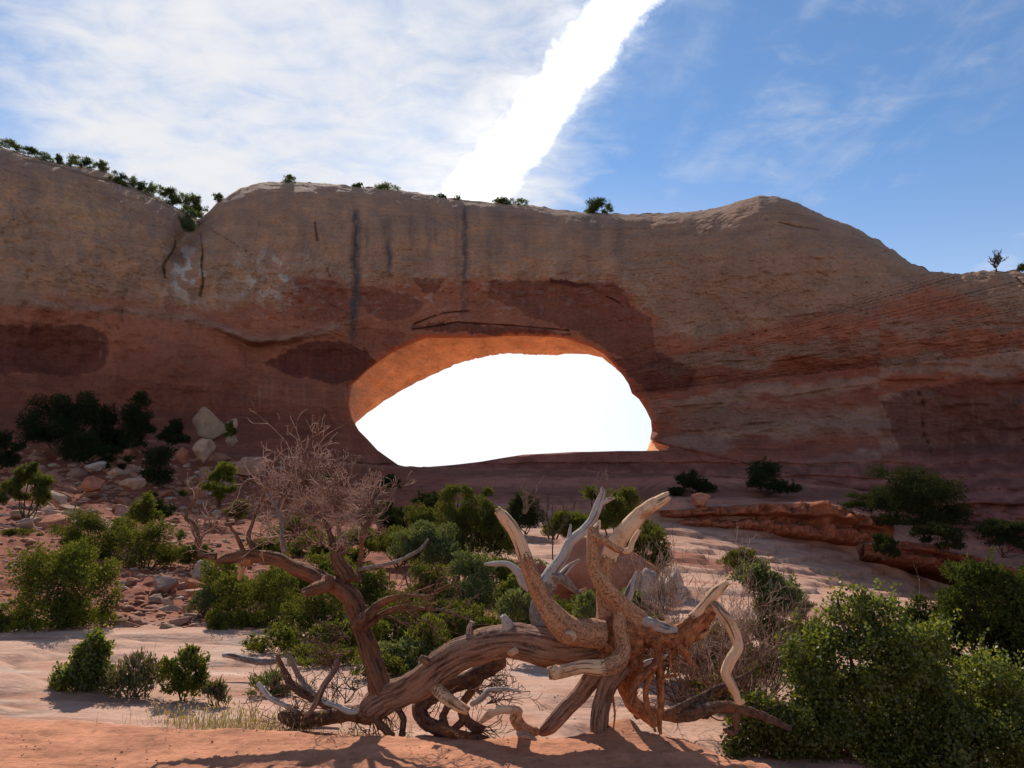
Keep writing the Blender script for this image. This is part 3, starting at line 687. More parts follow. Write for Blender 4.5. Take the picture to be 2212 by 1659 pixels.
def twigs_mesh(name, paths, mat, parent, origin, rmin=.0012, nseg=4, attrs=True):
    B = Bag(); o = np.array(origin)
    for P, r in paths:
        r = np.maximum(r, rmin); V, F, g, b = tube(P - o, r, 6 if r[0] > .012 else nseg, end='round')
        B.add(V, F, grain=g, bare=b + .25)
    return B.build(name, mat, parent)

# ------------------------------------------------------------------ the fallen tree
FO = at(1290, 1590, 6.55); FO = np.array([FO[0], FO[1], 0.0])
ft = empty('fallen_tree', FO, 'dead fallen tree with upturned root crown and bare twiggy branches', 'dead tree')
def FL(name, z, rows, mat, **k): return limb(name, ft, z, rows, mat, origin=FO, **k)
FL('trunk', zB, [(2700,555,96,6.58),(2560,570,112,6.6),(2400,585,120,6.61),(2290,590,122,6.62),(2150,580,124,6.64),(1950,545,112,6.7),(1750,570,110,6.8),(1560,620,108,6.88),(1420,700,108,6.95),(1300,810,108,7.0),(1150,895,98,7.05),(1020,950,105,7.1),(920,1015,104,7.15),(845,1075,66,7.2),(800,1095,30,7.2)],
   M_TRUNK, nseg=40, nper=16, amp=.10, ridge=.13, seed=1.0)
FL('limb', zB, [(1000,960,80,7.1),(960,850,76,7.12),(925,750,68,7.15),(870,620,64,7.2),(830,480,62,7.25),(790,330,64,7.3),(740,225,70,7.32),(640,140,58,7.35),(500,70,52,7.4),(330,0,48,7.45),(200,-60,42,7.5),(20,-90,40,7.5),(-140,-75,36,7.5),(-240,-40,20,7.5)],
   M_LIMB, nseg=28, nper=12, amp=.15, ridge=.15, seed=2.0, jag=.8)
FL('limb', zE, [(1410,1250,66,7.35),(1335,1140,62,7.38),(1300,1050,52,7.4),(1335,965,32,7.42),(1372,915,10,7.43)], M_LIMB, zs=.2686, amp=.2, ridge=.2, seed=3.0, jag=1.0)
FL('limb', zE, [(1240,1255,56,7.3),(1190,1295,50,7.2),(1100,1325,42,7.1),(1030,1350,33,7.05,.5)], M_LIMB, zs=.2686, amp=.15, seed=4.0)
FL('limb', zE, [(620,1070,40,7.5),(560,1110,30,7.45),(535,1170,24,7.42,.9),(522,1245,12,7.4,.9)], M_RAGGED, zs=.2686, amp=.25, seed=5.0)
FL('limb', zE, [(330,1060,30,7.5),(240,1050,20,7.5),(195,1020,18,7.5),(190,900,16,7.5),(150,790,16,7.55),(85,745,16,7.55),(140,630,14,7.6),(185,560,9,7.6),(200,430,5,7.6)], M_DARKW, zs=.2686, nseg=10, seed=5.5)
# grey and weathered side branches of the left-hand crown
BR = [([(1480,1160,15,7.25),(1600,1138,14,7.1),(1780,1100,14,7.0),(1900,1042,14,6.95),(1985,990,13,6.9),(2038,912,8,6.9)], M_SILVER),
      ([(1480,1260,24,7.3),(1490,1100,19,7.25),(1500,950,18,7.2),(1530,830,20,7.2),(1590,740,16,7.2),(1570,640,12,7.25),(1640,540,10,7.3),(1690,490,8,7.3),(1752,455,4,7.3)], M_DARKW),
      ([(1300,1000,24,7.4),(1240,860,20,7.45),(1180,720,17,7.5),(1120,600,14,7.5),(1060,470,10,7.5),(1010,380,7,7.5),(900,320,4,7.5)], M_DARKW),
      ([(880,1020,24,7.45),(858,900,20,7.4),(865,800,18,7.4),(840,700,15,7.4),(780,600,12,7.45),(720,500,7,7.5)], M_SILVER),
      ([(640,1010,24,7.5),(590,900,18,7.5),(620,800,13,7.5),(680,640,9,7.5),(765,480,5,7.5)], M_DARKW),
      ([(1340,960,22,7.4),(1320,820,18,7.45),(1400,740,15,7.4),(1480,690,12,7.4),(1590,610,9,7.35)], M_SILVER),
      ([(560,1040,22,7.5),(500,900,14,7.45),(430,790,10,7.4),(420,700,6,7.4)], M_DARKW)]
for k, (rows, m) in enumerate(BR): FL('branch', zE, rows, m, zs=.2686, nseg=10, amp=.1, seed=6 + k * .3, end='round')
FL('branch', zB, [(790,420,46,7.2),(860,355,40,7.0),(960,265,30,6.9),(1060,220,20,6.8),(1160,200,12,6.75),(1330,205,9,6.7),(1470,120,4,6.7)], M_DARKW, nseg=10, seed=8.1, end='round')
FL('branch', zB, [(830,460,30,7.2),(960,350,22,7.0),(1100,290,16,6.9),(1270,300,13,6.85),(1400,310,9,6.8),(1545,350,4,6.8)], M_DARKW, nseg=10, seed=8.2, end='round')
# dark fallen limbs beneath and behind the trunk
DK = [[(1860,680,52,7.3),(1700,770,54,7.4),(1540,850,56,7.5),(1400,910,58,7.5),(1290,980,54,7.45),(1245,1060,48,7.4),(1300,1140,48,7.3),(1420,1200,46,7.2),(1560,1250,40,7.1),(1750,1268,26,7.1)],
      [(900,1085,60,7.25),(700,1075,50,7.3),(500,1105,52,7.3),(320,1118,48,7.3),(225,1085,34,7.3)],
      [(640,1040,30,7.6),(420,930,34,7.7),(300,850,26,7.7),(250,760,20,7.7),(200,640,12,7.7)],
      [(1690,1200,40,7.15),(1600,1120,34,7.3),(1560,1020,30,7.4),(1640,900,28,7.4),(1720,800,22,7.4)],
      [(1440,1190,34,7.2),(1430,1080,26,7.3),(1500,1000,22,7.35),(1580,1100,24,7.3),(1500,1200,26,7.2)],
      [(950,1060,36,7.1),(945,1130,30,7.05),(990,1180,30,7.0),(1045,1245,30,6.95)], [(1090,1030,24,7.1),(1130,1120,22,7.05),(1122,1235,24,7.0)]]
for k, rows in enumerate(DK): FL('branch', zB, rows, M_DARKW, nseg=14, amp=.2, ridge=.15, seed=9 + k * .4, end='round')
FL('limb', zB, [(1350,850,46,6.95,.4),(1440,950,43,6.85,.6),(1530,1010,39,6.8,.7),(1615,1052,30,6.8,.6)], M_ROOT, seed=12.0, amp=.06)
LT = [[(60,850,16,7.2,.9),(130,940,18,7.15,.9),(200,985,18,7.1,.9),(350,1060,14,7.1,.5)], [(520,975,18,7.1,.5),(640,1020,20,7.05,.8),(740,1060,22,7.0,.8),(800,1050,16,7.0,.8)],
      [(650,640,16,7.3),(620,760,20,7.2),(540,880,22,7.1),(490,990,20,7.05),(420,1090,14,7.0)], [(1640,1000,20,7.1,.7),(1720,950,22,7.0,.8),(1760,905,18,7.0,.8),(1880,895,14,6.95,.8),(1995,912,6,6.95,.6)],
      [(280,620,14,7.4),(330,740,18,7.35),(400,850,18,7.3),(520,980,14,7.2)]]
for k, rows in enumerate(LT): FL('branch', zB, rows, M_SILVER if k != 2 else M_TRUNK, nseg=10, seed=13 + k * .3, end='round')
# knots and snapped stubs on the trunk
for k, (rows, m) in enumerate([([(1920,470,58,6.66),(1900,420,40,6.64,.8),(1870,360,22,6.63,1)], M_SILVER), ([(1620,520,26,6.8),(1615,450,20,6.8,1),(1632,400,16,6.8,1)], M_SILVER),
                          ([(1960,610,26,6.55,1),(1925,635,22,6.48,1)], M_ROOT), ([(1300,690,30,6.85),(1260,660,20,6.8)], M_TRUNK)]):
    FL('knot', zB, rows, m, nseg=12, seed=15 + k, nper=5, jag=1.2)
# roots
RT = [('A', [(1130,1265,92,6.45),(960,1262,94,6.38),(860,1228,92,6.34),(760,1130,76,6.32),(680,1000,64,6.32),(610,850,57,6.33),(570,735,52,6.34,.4),(520,600,48,6.36,1),(460,480,46,6.38,1),(400,400,42,6.4,1),(352,352,30,6.42,.5)], M_ROOT, 1.2),
      ('A', [(1400,1200,84,6.5),(1280,1090,74,6.46),(1190,980,62,6.42),(1110,880,55,6.4),(1052,765,44,6.4),(1050,640,41,6.42),(1055,545,39,6.44),(1048,490,28,6.45,.4)], M_ROOT, .8),
      ('A', [(1045,540,30,6.42),(1115,568,28,6.38),(1200,622,26,6.36),(1285,652,24,6.36,.7),(1328,640,23,6.37,1),(1345,590,20,6.38,1),(1370,545,18,6.4,1),(1398,498,10,6.4,.8)], M_ROOT, .5),
      ('A', [(1040,540,36,6.46),(1080,490,28,6.48,.7),(1106,425,8,6.5,1)], M_ROOT, 0),
      ('A', [(1150,1190,80,6.62),(1135,1030,58,6.66),(1140,890,52,6.68),(1160,775,54,6.7,.2),(1180,685,58,6.72,.8),(1212,600,60,6.74,1),(1290,500,60,6.76,1),(1380,410,58,6.78,1),(1480,325,50,6.8,1),(1588,250,34,6.82,1)], M_ROOT, 1.6),
      ('A', [(700,1270,60,6.75),(640,1120,56,6.8),(690,960,62,6.85,.3),(730,860,64,6.88,.8),(760,790,46,6.9,1),(830,700,40,6.93,1),(890,595,38,6.95,1),(980,510,35,6.97,1),(1050,420,32,7.0,1),(1098,310,30,7.02,1),(1128,230,20,7.03,1),(1120,190,12,7.03,1)], M_SILVER, .8),
      ('A', [(1100,300,24,7.02,1),(1160,280,18,7.03,1),(1215,262,8,7.04,1)], M_SILVER, .5), ('A', [(870,620,22,6.95,1),(880,540,15,6.96,1),(888,458,8,6.96,1)], M_SILVER, 0),
      ('A', [(590,930,30,6.85,1),(540,880,32,6.84,1),(500,812,30,6.83,1),(430,755,22,6.83,1),(350,748,20,6.83,1),(300,750,15,6.83,1),(250,748,7,6.83,1)], M_SILVER, .5),
      ('A', [(760,850,40,6.86,.5),(830,865,36,6.84,.2),(880,905,28,6.83),(940,955,18,6.82,.5),(1005,928,8,6.82,1)], M_SILVER, .5), ('A', [(790,860,30,6.95,.6),(870,780,22,7.0,1),(955,715,10,7.02,1)], M_SILVER, .5),
      ('A', [(1270,1090,30,6.75),(1310,1000,34,6.76,1),(1345,900,26,6.77,1),(1380,798,6,6.78,1)], M_SILVER, .5),
      ('C', [(1080,480,104,6.5),(1180,460,102,6.5),(1260,450,96,6.48,.2),(1380,480,80,6.46),(1500,505,74,6.42),(1600,450,74,6.38),(1690,378,66,6.36),(1745,318,48,6.36)], M_RAGGED, 1.0),
      ('C', [(1220,395,40,6.46,1),(1320,420,40,6.42,1),(1420,450,34,6.4,1),(1500,462,20,6.38,1)], M_SILVER, .3),
      ('C', [(1610,370,40,6.36,.4),(1670,300,36,6.34,1),(1730,225,38,6.33,1),(1790,165,36,6.32,1),(1855,115,20,6.32,1)], M_ROOT, 1.4),
      ('C', [(1700,300,40,6.34,.2),(1765,275,34,6.3,.5),(1812,322,36,6.26,.9),(1882,412,42,6.22,1),(1920,502,40,6.2,1),(1930,590,36,6.18,1),(1882,680,36,6.16,1),(1850,770,36,6.16,1),(1880,852,32,6.16,1),(1922,930,28,6.16,1),(1950,990,22,6.16,.8),(1990,985,10,6.16,.7)], M_ROOT, .5),
      ('C', [(1070,330,40,6.42),(1065,430,48,6.38),(1085,560,55,6.34),(1080,655,58,6.3),(1005,715,58,6.27,.1),(905,728,52,6.25,.8),(800,725,46,6.24,1),(680,750,43,6.23,1),(600,765,46,6.22,.8),(548,775,40,6.22,.4)], M_ROOT, .4),
      ('C', [(960,700,70,6.5),(900,780,68,6.55),(820,870,58,6.6),(740,960,54,6.62),(650,1065,52,6.64),(560,1155,48,6.66),(500,1200,36,6.66),(462,1212,14,6.66)], M_TRUNK, .5),
      ('C', [(1060,700,84,6.46),(1030,770,78,6.47),(975,850,66,6.48),(940,950,63,6.5),(922,1060,62,6.5),(918,1160,60,6.5),(914,1255,56,6.5)], M_TRUNK, 0),
      ('C', [(1130,560,70,6.55),(1152,700,64,6.58),(1142,800,60,6.62),(1130,900,55,6.68),(1152,985,52,6.72),(1240,1060,50,6.76),(1330,1130,34,6.8)], M_RAGGED, .3),
      ('C', [(1340,520,42,6.42),(1352,620,36,6.4),(1338,700,32,6.38),(1278,765,28,6.37),(1205,830,21,6.37),(1160,905,16,6.37),(1128,990,9,6.37)], M_RAGGED, .6),
      ('C', [(1300,765,22,6.4),(1268,865,20,6.4),(1260,965,19,6.4),(1288,1080,14,6.4),(1330,1205,8,6.4)], M_RAGGED, .6),
      ('C', [(1385,560,28,6.44),(1362,660,28,6.44),(1362,760,28,6.44),(1366,880,26,6.44),(1370,1000,24,6.45),(1358,1110,20,6.45),(1366,1225,11,6.45)], M_RAGGED, .6),
      ('C', [(1480,590,16,6.4),(1440,650,12,6.38),(1450,740,10,6.38),(1490,790,5,6.38)], M_RAGGED, .6), ('C', [(1500,570,30,6.36),(1560,640,24,6.34),(1590,710,8,6.34)], M_RAGGED, 1.2),
      ('C', [(1620,520,28,6.34,.3),(1690,490,18,6.33,.9),(1720,460,8,6.33,.9)], M_RAGGED, .5), ('C', [(1640,420,40,6.34),(1590,500,38,6.33),(1560,560,22,6.33)], M_RAGGED, 1.5),
      ('C', [(1150,600,26,6.7),(1210,590,26,6.72,1),(1290,600,22,6.74,1),(1330,640,10,6.75,.8)], M_SILVER, 0), ('C', [(1190,730,16,6.8,1),(1260,700,18,6.82,1),(1350,670,14,6.84,1),(1420,640,6,6.85,1)], M_SILVER, 0),
      ('C', [(1180,830,12,6.5),(1160,920,10,6.42),(1150,1010,6,6.4)], M_RAGGED, 0), ('C', [(1020,800,12,6.44),(1010,900,10,6.42),(1030,1060,7,6.42),(1020,1200,4,6.42)], M_RAGGED, 0),
      ('C', [(960,560,14,6.3),(1000,590,10,6.26),(1020,630,6,6.26)], M_RAGGED, 0), ('C', [(1370,800,18,6.45),(1430,800,14,6.43),(1490,790,8,6.42)], M_RAGGED, 0)]
for k, (zz, rows, m, jag) in enumerate(RT):
    FL('root', zA if zz == 'A' else zC, rows, m, nseg=22 if rows[0][2] > 30 else 10, nper=11, amp=.08 if m is not M_RAGGED else .22, ridge=.10 if m is not M_RAGGED else .3, jag=jag, seed=20 + k * .7, end='cut' if jag else 'round')
# knot scar on the big left root
FL('knot', zA, [(890,1275,44,6.28,1),(870,1290,40,6.2,1),(862,1296,30,6.18,.3)], M_ROOT, seed=51, nper=4)
# gnarled crown where the roots meet
def ico(sub):
    import bmesh
    bm = bmesh.new(); bmesh.ops.create_icosphere(bm, subdivisions=sub, radius=1.0)
    V = np.array([v.co[:] for v in bm.verts]); F = np.array([[v.index for v in f.verts] for f in bm.faces]); bm.free(); return V, F
ICO = {k: ico(k) for k in (2, 3, 4, 5)}
V, F = ICO[5]; c = at(*zC(1065, 555), 6.56)
d = 1 + .30 * fbm(V * 1.6 + 3, 5) + .10 * np.abs(fbm(V * 6, 3))
Vr = V * d[:, None] * np.array([.215, .19, .20]); Vr[:, 0] += .10 * Vr[:, 2]
mk('root_crown', Vr + c - FO, F, M_RAGGED, ft, True, {'grain': Vr * [1, 1, 1], 'bare': np.zeros(len(V))})
rng = np.random.default_rng(77); paths = []
for _ in range(46):
    p = at(*zC(rng.uniform(960, 1560), rng.uniform(470, 640)), rng.uniform(6.36, 6.7))
    grow(paths, p, np.array([rng.normal(0, .5), rng.normal(-.3, .4), rng.uniform(-1.2, .1)]), rng.uniform(.07, .22), rng.uniform(.004, .010), 1, rng, (1, 3), (20, 60), -.08, .35, .35, .6, 6)
twigs_mesh('rootlets', paths, M_RAGGED, ft, FO, .002)
# fine twigs of the left-hand crown
rng = np.random.default_rng(21); paths = []
def zEp(x, y, Y): return at(*zE(x, y), Y)
seeds = [(1240,860,7.45),(1180,720,7.5),(1120,600,7.5),(1060,470,7.5),(1500,950,7.2),(1530,830,7.2),(1590,740,7.2),(1570,640,7.25),(1640,540,7.3),(1320,820,7.45),(1400,740,7.4),(1480,690,7.4),
         (860,900,7.4),(840,700,7.4),(1010,380,7.5),(780,600,7.45),(1300,1050,7.4),(1000,900,7.5),(1100,800,7.5),(1150,950,7.45),(940,620,7.5),(1250,640,7.4),(1350,560,7.4),(1150,480,7.4),(1270,470,7.5),(1450,560,7.35),(1000,540,7.5)]
for i, (x, y, Y) in enumerate(seeds):
    for k in range(4):
        p = zEp(x, y, Y); dirv = np.array([rng.normal(-.15, 1.0), rng.normal(0, .55), rng.uniform(.1, .95)])
        grow(paths, p, dirv, rng.uniform(.19, .31) * (.58 if x > 1420 else 1.15 if x < 1060 else .82), .0072, 3, rng, (2, 3), (22, 60), .07, .30, .5, .72, 5)
for (x, y, Y) in [(600,900,7.5),(620,800,7.5),(190,900,7.5),(150,620,7.6),(500,900,7.45),(420,720,7.4),(300,1040,7.5)]:
    for k in range(1): grow(paths, zEp(x, y, Y), np.array([rng.normal(0, .6), rng.normal(0, .5), .8]), rng.uniform(.15, .28), .005, 2, rng, (2, 4), (25, 65), .06, .3, .5, .65, 5)
twigs_mesh('twig_crown', paths, M_TWIGG, ft, FO, .0026)
paths = []
for (x, y, Y, n, ux, uz) in [(960,270,6.9,3,1,.3),(1060,220,6.8,3,1,.3),(1270,300,6.85,4,1,.2),(1400,310,6.8,3,1,.1),(1100,290,6.9,3,.9,.3),(960,350,7.0,2,1,.0),(1200,300,6.85,2,1,-.1),(1330,205,6.7,2,1,.4)]:
    for k in range(n): grow(paths, at(*zB(x, y), Y), np.array([ux, rng.normal(0, .4), uz + rng.normal(0, .3)]), rng.uniform(.18, .34), .0058, 2, rng, (2, 4), (18, 45), .03, .22, .5, .65, 5)
# tangle under the trunk and along the ground
for (x, y, Y, n, ux, uz) in [(1700,790,7.3,4,1,.1),(1640,900,7.2,5,1,0),(1750,1000,7.1,4,1,.1),(1560,850,7.4,3,.3,-.6),(1400,930,7.4,3,0,-.8),(1000,1090,7.1,4,.2,-1),(900,1100,7.15,4,-.2,-1),(780,1100,7.2,3,-.2,-1),(1660,1180,7.1,4,1,.1),
                             (600,1060,7.2,4,-.8,.3),(420,1080,7.2,4,-.8,.3),(330,1080,7.2,4,-.8,.4),(300,900,7.5,4,-.6,.6),(500,980,7.3,4,-.3,.7),(700,1000,7.3,4,.1,.8),(620,760,7.2,3,-.5,.6),(420,940,7.5,4,-.7,.6),(640,900,7.4,4,.2,.8),(780,900,7.35,4,-.4,.8),
                             (1500,1230,7.1,3,.8,-.1),(700,640,7.4,3,-.9,.3),(740,520,7.3,3,-1,.1),(760,620,7.3,2,-1,.0)]:
    for k in range(n): grow(paths, at(*zB(x, y), Y), np.array([ux + rng.normal(0, .4), rng.normal(0, .4), uz + rng.normal(0, .3)]), rng.uniform(.16, .32), .0056, 2, rng, (2, 4), (20, 60), .0, .30, .5, .65, 5)
twigs_mesh('twig_crown', paths, M_DARKW, ft, FO, .0024)

# the hooked root lying on the sand is a loose piece
hr = limb('driftwood_root', None, zC, [(452,1205,30,6.62,.5),(395,1210,44,6.55),(335,1165,42,6.45),(300,1105,40,6.38,.5),(322,1062,32,6.3,.9),(300,1045,27,6.25,1),(235,1046,26,6.2,1),(150,1062,26,6.16,1),(85,1098,24,6.14,.9),(38,1135,14,6.14,.8)], M_ROOT, nseg=16, seed=60, amp=.14, jag=.6)
tag(hr, 'small hooked piece of bleached root curling out of the red sand beside the propping root', 'driftwood')

# ------------------------------------------------------------------ rocks
def rock_verts(seed, sub=4, cuts=12, rough=.10):
    rg = np.random.default_rng(seed); V, F = ICO[sub]; V = V.copy()
    for _ in range(cuts):
        n = rg.normal(size=3); n /= np.linalg.norm(n); dd = rg.uniform(.45, .84)
        s = V @ n - dd; V = V - np.maximum(s, 0)[:, None] * n * .94
    V = V * (1 + rough * fbm(V * 1.8 + seed, 4))[:, None] + V * (.03 * fbm(V * 8 + seed, 2))[:, None]
    return V, F
def rock_obj(name, seed, loc, size, colour, rotz=0.0, tilt=(0, 0), sub=4, cuts=12, rough=.10, link=True, mat=None, layered=0.0):
    V, F = rock_verts(seed, sub, cuts + 6, rough * .8); V = V * np.array(size)
    if layered:
        ph = V[:, 2] / layered + .5 * pnoise(V * 1.1 + seed); V = V * np.stack([1 + .10 * np.sin(ph * 6.28)] * 2 + [np.ones(len(V))], -1)
    n = fbm(V * 1.5 / max(size) * 2 + seed, 4)
    col = np.array(colour)[None] * (1 + .25 * n)[:, None]
    o = mk(name, V, F, mat or M_STONE, None, sub > 3, {'Col': col.clip(.02, .9)}, link)
    o.location = tuple(float(v) for v in loc); o.rotation_euler = (tilt[0], tilt[1], rotz); return o
PINK = (.44, .25, .17); PALE = (.44, .28, .19); REDR = (.40, .155, .09); DUST = (.42, .21, .14)
def place_rock(name, label, cat, x, ytop, ybot, wpx, Y, colour, seed, group=None, **k):
    """a rock that spans the given outline when seen from the trail, standing at distance Y"""
    p0 = at(x, ybot, Y); p1 = at(x, ytop, Y); h = p1[2] - p0[2]; wd = wpx * Y / FPX
    dep = k.pop('depth', .8)
    o = rock_obj(name, seed, (p0[0], p0[1], (p0[2] + p1[2]) / 2), (wd * .58, wd * .58 * dep, h * .60), colour, **k)
    tag(o, label, cat, group); return o
BIG = [('large pale cream boulder leaning at the head of the talus, beside the cliff foot', 452, 884, 965, 84, 60, (.32, .20, .14), dict(tilt=(.1, .35), cuts=9)),
       ('pale square block under the right side of the large cream boulder', 498, 932, 968, 36, 58.5, (.31, .19, .135), dict(cuts=14)),
       ('tall brownish block wedged behind the large cream boulder', 492, 900, 955, 36, 61, PINK, dict(cuts=14)),
       ('pink slab directly below the large cream boulder', 438, 950, 1002, 52, 56, PINK, dict(cuts=10)),
       ('long dusty pink boulder right of and below the cream boulder group', 540, 985, 1035, 90, 52, DUST, dict(tilt=(0, .3))),
       ('orange block at the upper edge of the talus below the dark junipers', 395, 968, 1000, 34, 56, REDR, dict()),
       ('rounded white topped boulder at the edge of sun on the left talus', 124, 1062, 1092, 52, 38.5, PALE, dict(tilt=(0, .35))),
       ('flat white slab in the sun below the white topped boulder', 150, 1090, 1106, 58, 37, PALE, dict(tilt=(0, .12))),
       ('square tan block among the sunlit rocks, left talus', 158, 1100, 1130, 66, 35.5, PINK, dict()),
       ('long pale ledge stone under the square tan block', 165, 1124, 1142, 92, 34, PALE, dict()),
       ('round tan stone left of the square tan block', 112, 1100, 1130, 44, 35, PINK, dict()),
       ('reddish mound of rock behind the big bright bush at left', 90, 1110, 1180, 130, 31, REDR, dict(rough=.2)),
       ('dark leaning slab with a flat sloping top above the rubble chute', 355, 1240, 1290, 74, 17.5, (.33, .20, .15), dict(tilt=(.15, -.25), cuts=16)),
       ('rough grey boulder at the top of the rubble chute', 438, 1216, 1262, 60, 18.5, (.36, .25, .19), dict(rough=.22)),
       ('small red block beside the rough grey boulder', 412, 1246, 1278, 34, 17.5, REDR, dict()),
       ('flat oval stone right of the dark leaning slab', 424, 1268, 1292, 42, 16.8, PINK, dict()),
       ('round dark stone under the dark leaning slab', 338, 1280, 1308, 36, 16.2, (.34, .2, .14), dict()),
       ('largest pale egg shaped stone in the middle of the rubble chute', 366, 1306, 1340, 56, 15.3, PALE, dict()),
       ('small pale angular stone perched behind the egg shaped stone', 361, 1295, 1312, 26, 15.8, PALE, dict()),
       ('upright tan stone beside the egg shaped stone', 402, 1300, 1330, 26, 15.2, PINK, dict()),
       ('white layered oval stone at the foot of the rubble chute', 436, 1372, 1396, 56, 13.2, (.55, .47, .42), dict(layered=.07)),
       ('low tan stone left of the white layered oval stone', 386, 1368, 1390, 40, 13.3, PINK, dict()),
       ('long flat brown stone at the left foot of the rubble chute', 308, 1366, 1386, 44, 13.3, DUST, dict()),
       ('rounded tan stone between the flat brown stone and the pale ones', 290, 1318, 1340, 42, 14.8, PINK, dict()),
       ('red boulder half hidden by twigs at the right end of the rubble chute', 520, 1352, 1385, 50, 13.5, REDR, dict()),
       ('lowest pink layered slab at the left edge behind the bright bush', 22, 1222, 1268, 110, 20, PINK, dict(layered=.25, tilt=(0, .12))),
       ('middle pink layered slab at the left edge', 14, 1180, 1226, 110, 24, PINK, dict(layered=.3, tilt=(0, .15))),
       ('upper pale ledge at the left edge under the small olive tree', 10, 1150, 1192, 100, 27, PINK, dict(layered=.3, tilt=(0, .2))),
       ('sunlit tan ledge beside the small round bush at the left edge', 60, 1048, 1082, 70, 39, PINK, dict(tilt=(0, .3))),
       ('large red outcrop with a smooth cap behind the fallen tree', 1290, 1168, 1345, 290, 17.2, REDR, dict(sub=5, cuts=16, rough=.16, layered=.9, depth=.7)),
       ('red shoulder of rock at the left of the large red outcrop', 1150, 1225, 1345, 130, 17.8, (.34, .13, .08), dict(sub=5, cuts=10, rough=.2, layered=.6)),
       ('pale bleached boulder behind the twiggy dead bush, right of the red outcrop', 1452, 1232, 1300, 72, 16.5, (.44, .33, .27), dict(cuts=14)),
       ('white streaked boulder leaning on the right flank of the red outcrop', 1405, 1236, 1330, 60, 16.4, (.42, .31, .25), dict(cuts=12, rough=.2)),
       ('pale triangular stone just left of the red outcrop', 1130, 1275, 1335, 60, 15.6, (.47, .36, .31), dict(cuts=10)),
       ('flat oval stone lying on the red sand under the hooked root', 1139, 1583, 1599, 42, 6.05, (.46, .25, .16), dict(cuts=8, tilt=(.05, .2))),
       ('small red stone on the pale slickrock left of the upright leafy shrub', 95, 1465, 1482, 32, 9.2, REDR, dict(rough=.2)),
       ('rounded red cap rock standing on the ledge at right', 1512, 1066, 1096, 46, 42.5, REDR, dict(sub=4, cuts=5, layered=.5)),
       ('lone pale boulder high on the shaded talus', 250, 1010, 1032, 42, 47, PINK, dict()),
       ('long pale slab in the middle of the shaded talus', 206, 998, 1020, 58, 48, (.45, .33, .27), dict()),
       ('dark red boulder in the middle of the shaded talus', 195, 1030, 1070, 60, 42, REDR, dict()),
       ('broad pinkish boulder left of the tall pinyon, shaded talus', 280, 1030, 1062, 60, 43, PINK, dict())]
for k, (lab, x, y0, y1, wd, Y, colr, kw) in enumerate(BIG):
    place_rock('boulder' if wd * Y > 500 else 'stone', lab, 'boulder' if wd * Y > 500 else 'stone', x, y0, y1, wd, Y, colr, 300 + k, **kw)
# loose stones, many copies of a few shapes
PROT = []
for k in range(10):
    colr = [PINK, (.42,.27,.185), REDR, DUST, (.38,.21,.14), (.36,.17,.11), PINK, (.34,.14,.085), (.41,.26,.18), (.36,.18,.12)][k]
    PROT.append(rock_obj('stone', 500 + k, (0, 0, 0), (1, .8, .55), colr, sub=3, cuts=14, link=False))
rs = np.random.default_rng(12)
def scatter(n, xr, Yr, sizes, label, group, keep=None, pool=range(10)):
    xs = rs.uniform(*xr, n * 3); Ys = np.exp(rs.uniform(np.log(Yr[0]), np.log(Yr[1]), n * 3))
    ok = np.ones(n * 3, bool) if keep is None else keep(xs, Ys)
    xs, Ys = xs[ok][:n], Ys[ok][:n]; X = (xs - CX) / FPX * Ys * .99
    z = ground_parts(X, Ys)[0]
    for x, Y, zz in zip(X, Ys, z):
        src = PROT[rs.choice(list(pool))]; o = src.copy(); C.objects.link(o)
        s = math.exp(rs.uniform(math.log(sizes[0]), math.log(sizes[1])))
        o.location = (x, Y, zz + .02 * s); o.scale = (s * rs.uniform(.8, 1.3), s * rs.uniform(.7, 1.1), s * rs.uniform(.6, 1.2))
        o.rotation_euler = (rs.normal(0, .25), rs.normal(0, .25), rs.uniform(0, 6.28)); o.name = 'stone'
        tag(o, label, 'stone', group)
scatter(105, (270, 520), (13.2, 20), (.07, .26), 'small pink or tan stone in the sunlit rubble chute right of the bright bush', 'stones in the rubble chute')
scatter(40, (40, 330), (30, 40), (.2, .75), 'pale sandstone block in the sunlit strip of the left talus', 'blocks in the sunlit strip of talus', pool=(0, 1, 4, 6, 8, 3))
scatter(95, (0, 620), (40, 62), (.30, 1.15), 'dusty sandstone block on the shaded talus below the left cliff', 'blocks on the shaded talus', keep=lambda x, Y: (x < 300 + (Y - 40) * 12 + 120), pool=(2, 3, 5, 7, 9, 5, 7, 9))
scatter(16, (560, 820), (36, 50), (.2, .7), 'sandstone block behind the bare twigs of the fallen tree', 'blocks behind the twigs', pool=(0, 3, 5, 6, 9))
# tiny clods on the bare dirt
B = Bag(); V3, F3 = rock_verts(900, 2, 8)
for _ in range(3600):
    u_ = rs.random(); x = rs.uniform(-200, 2000); Y = rs.uniform(5.0, 6.5)
    if u_ > .16: x = rs.uniform(-40, 620); Y = math.exp(rs.uniform(math.log(13.2), math.log(60)))
    if u_ > .85: x = rs.uniform(400, 1700); Y = rs.uniform(6.8, 12)
    X = (x - CX) / FPX * Y; s = math.exp(rs.uniform(math.log(.0035), math.log(.014))) * (1 if Y < 12.5 else .62 * Y)
    a = rs.uniform(0, 6.28); q = V3 * [s, s * .8, s * .6]; q = np.stack([q[:, 0] * math.cos(a) - q[:, 1] * math.sin(a), q[:, 0] * math.sin(a) + q[:, 1] * math.cos(a), q[:, 2]], -1)
    B.add(q + [X, Y, 0.0], F3, Col=np.tile((np.array([.42, .19, .11]) if rs.random() < .7 or Y < 7 else np.array([.44, .29, .21])) * rs.uniform(.75, 1.1), (len(V3), 1)))
allp = np.concatenate(B.V); cen = np.array([v.mean(0) for v in B.V]); zz = ground_parts(cen[:, 0], cen[:, 1])[0]
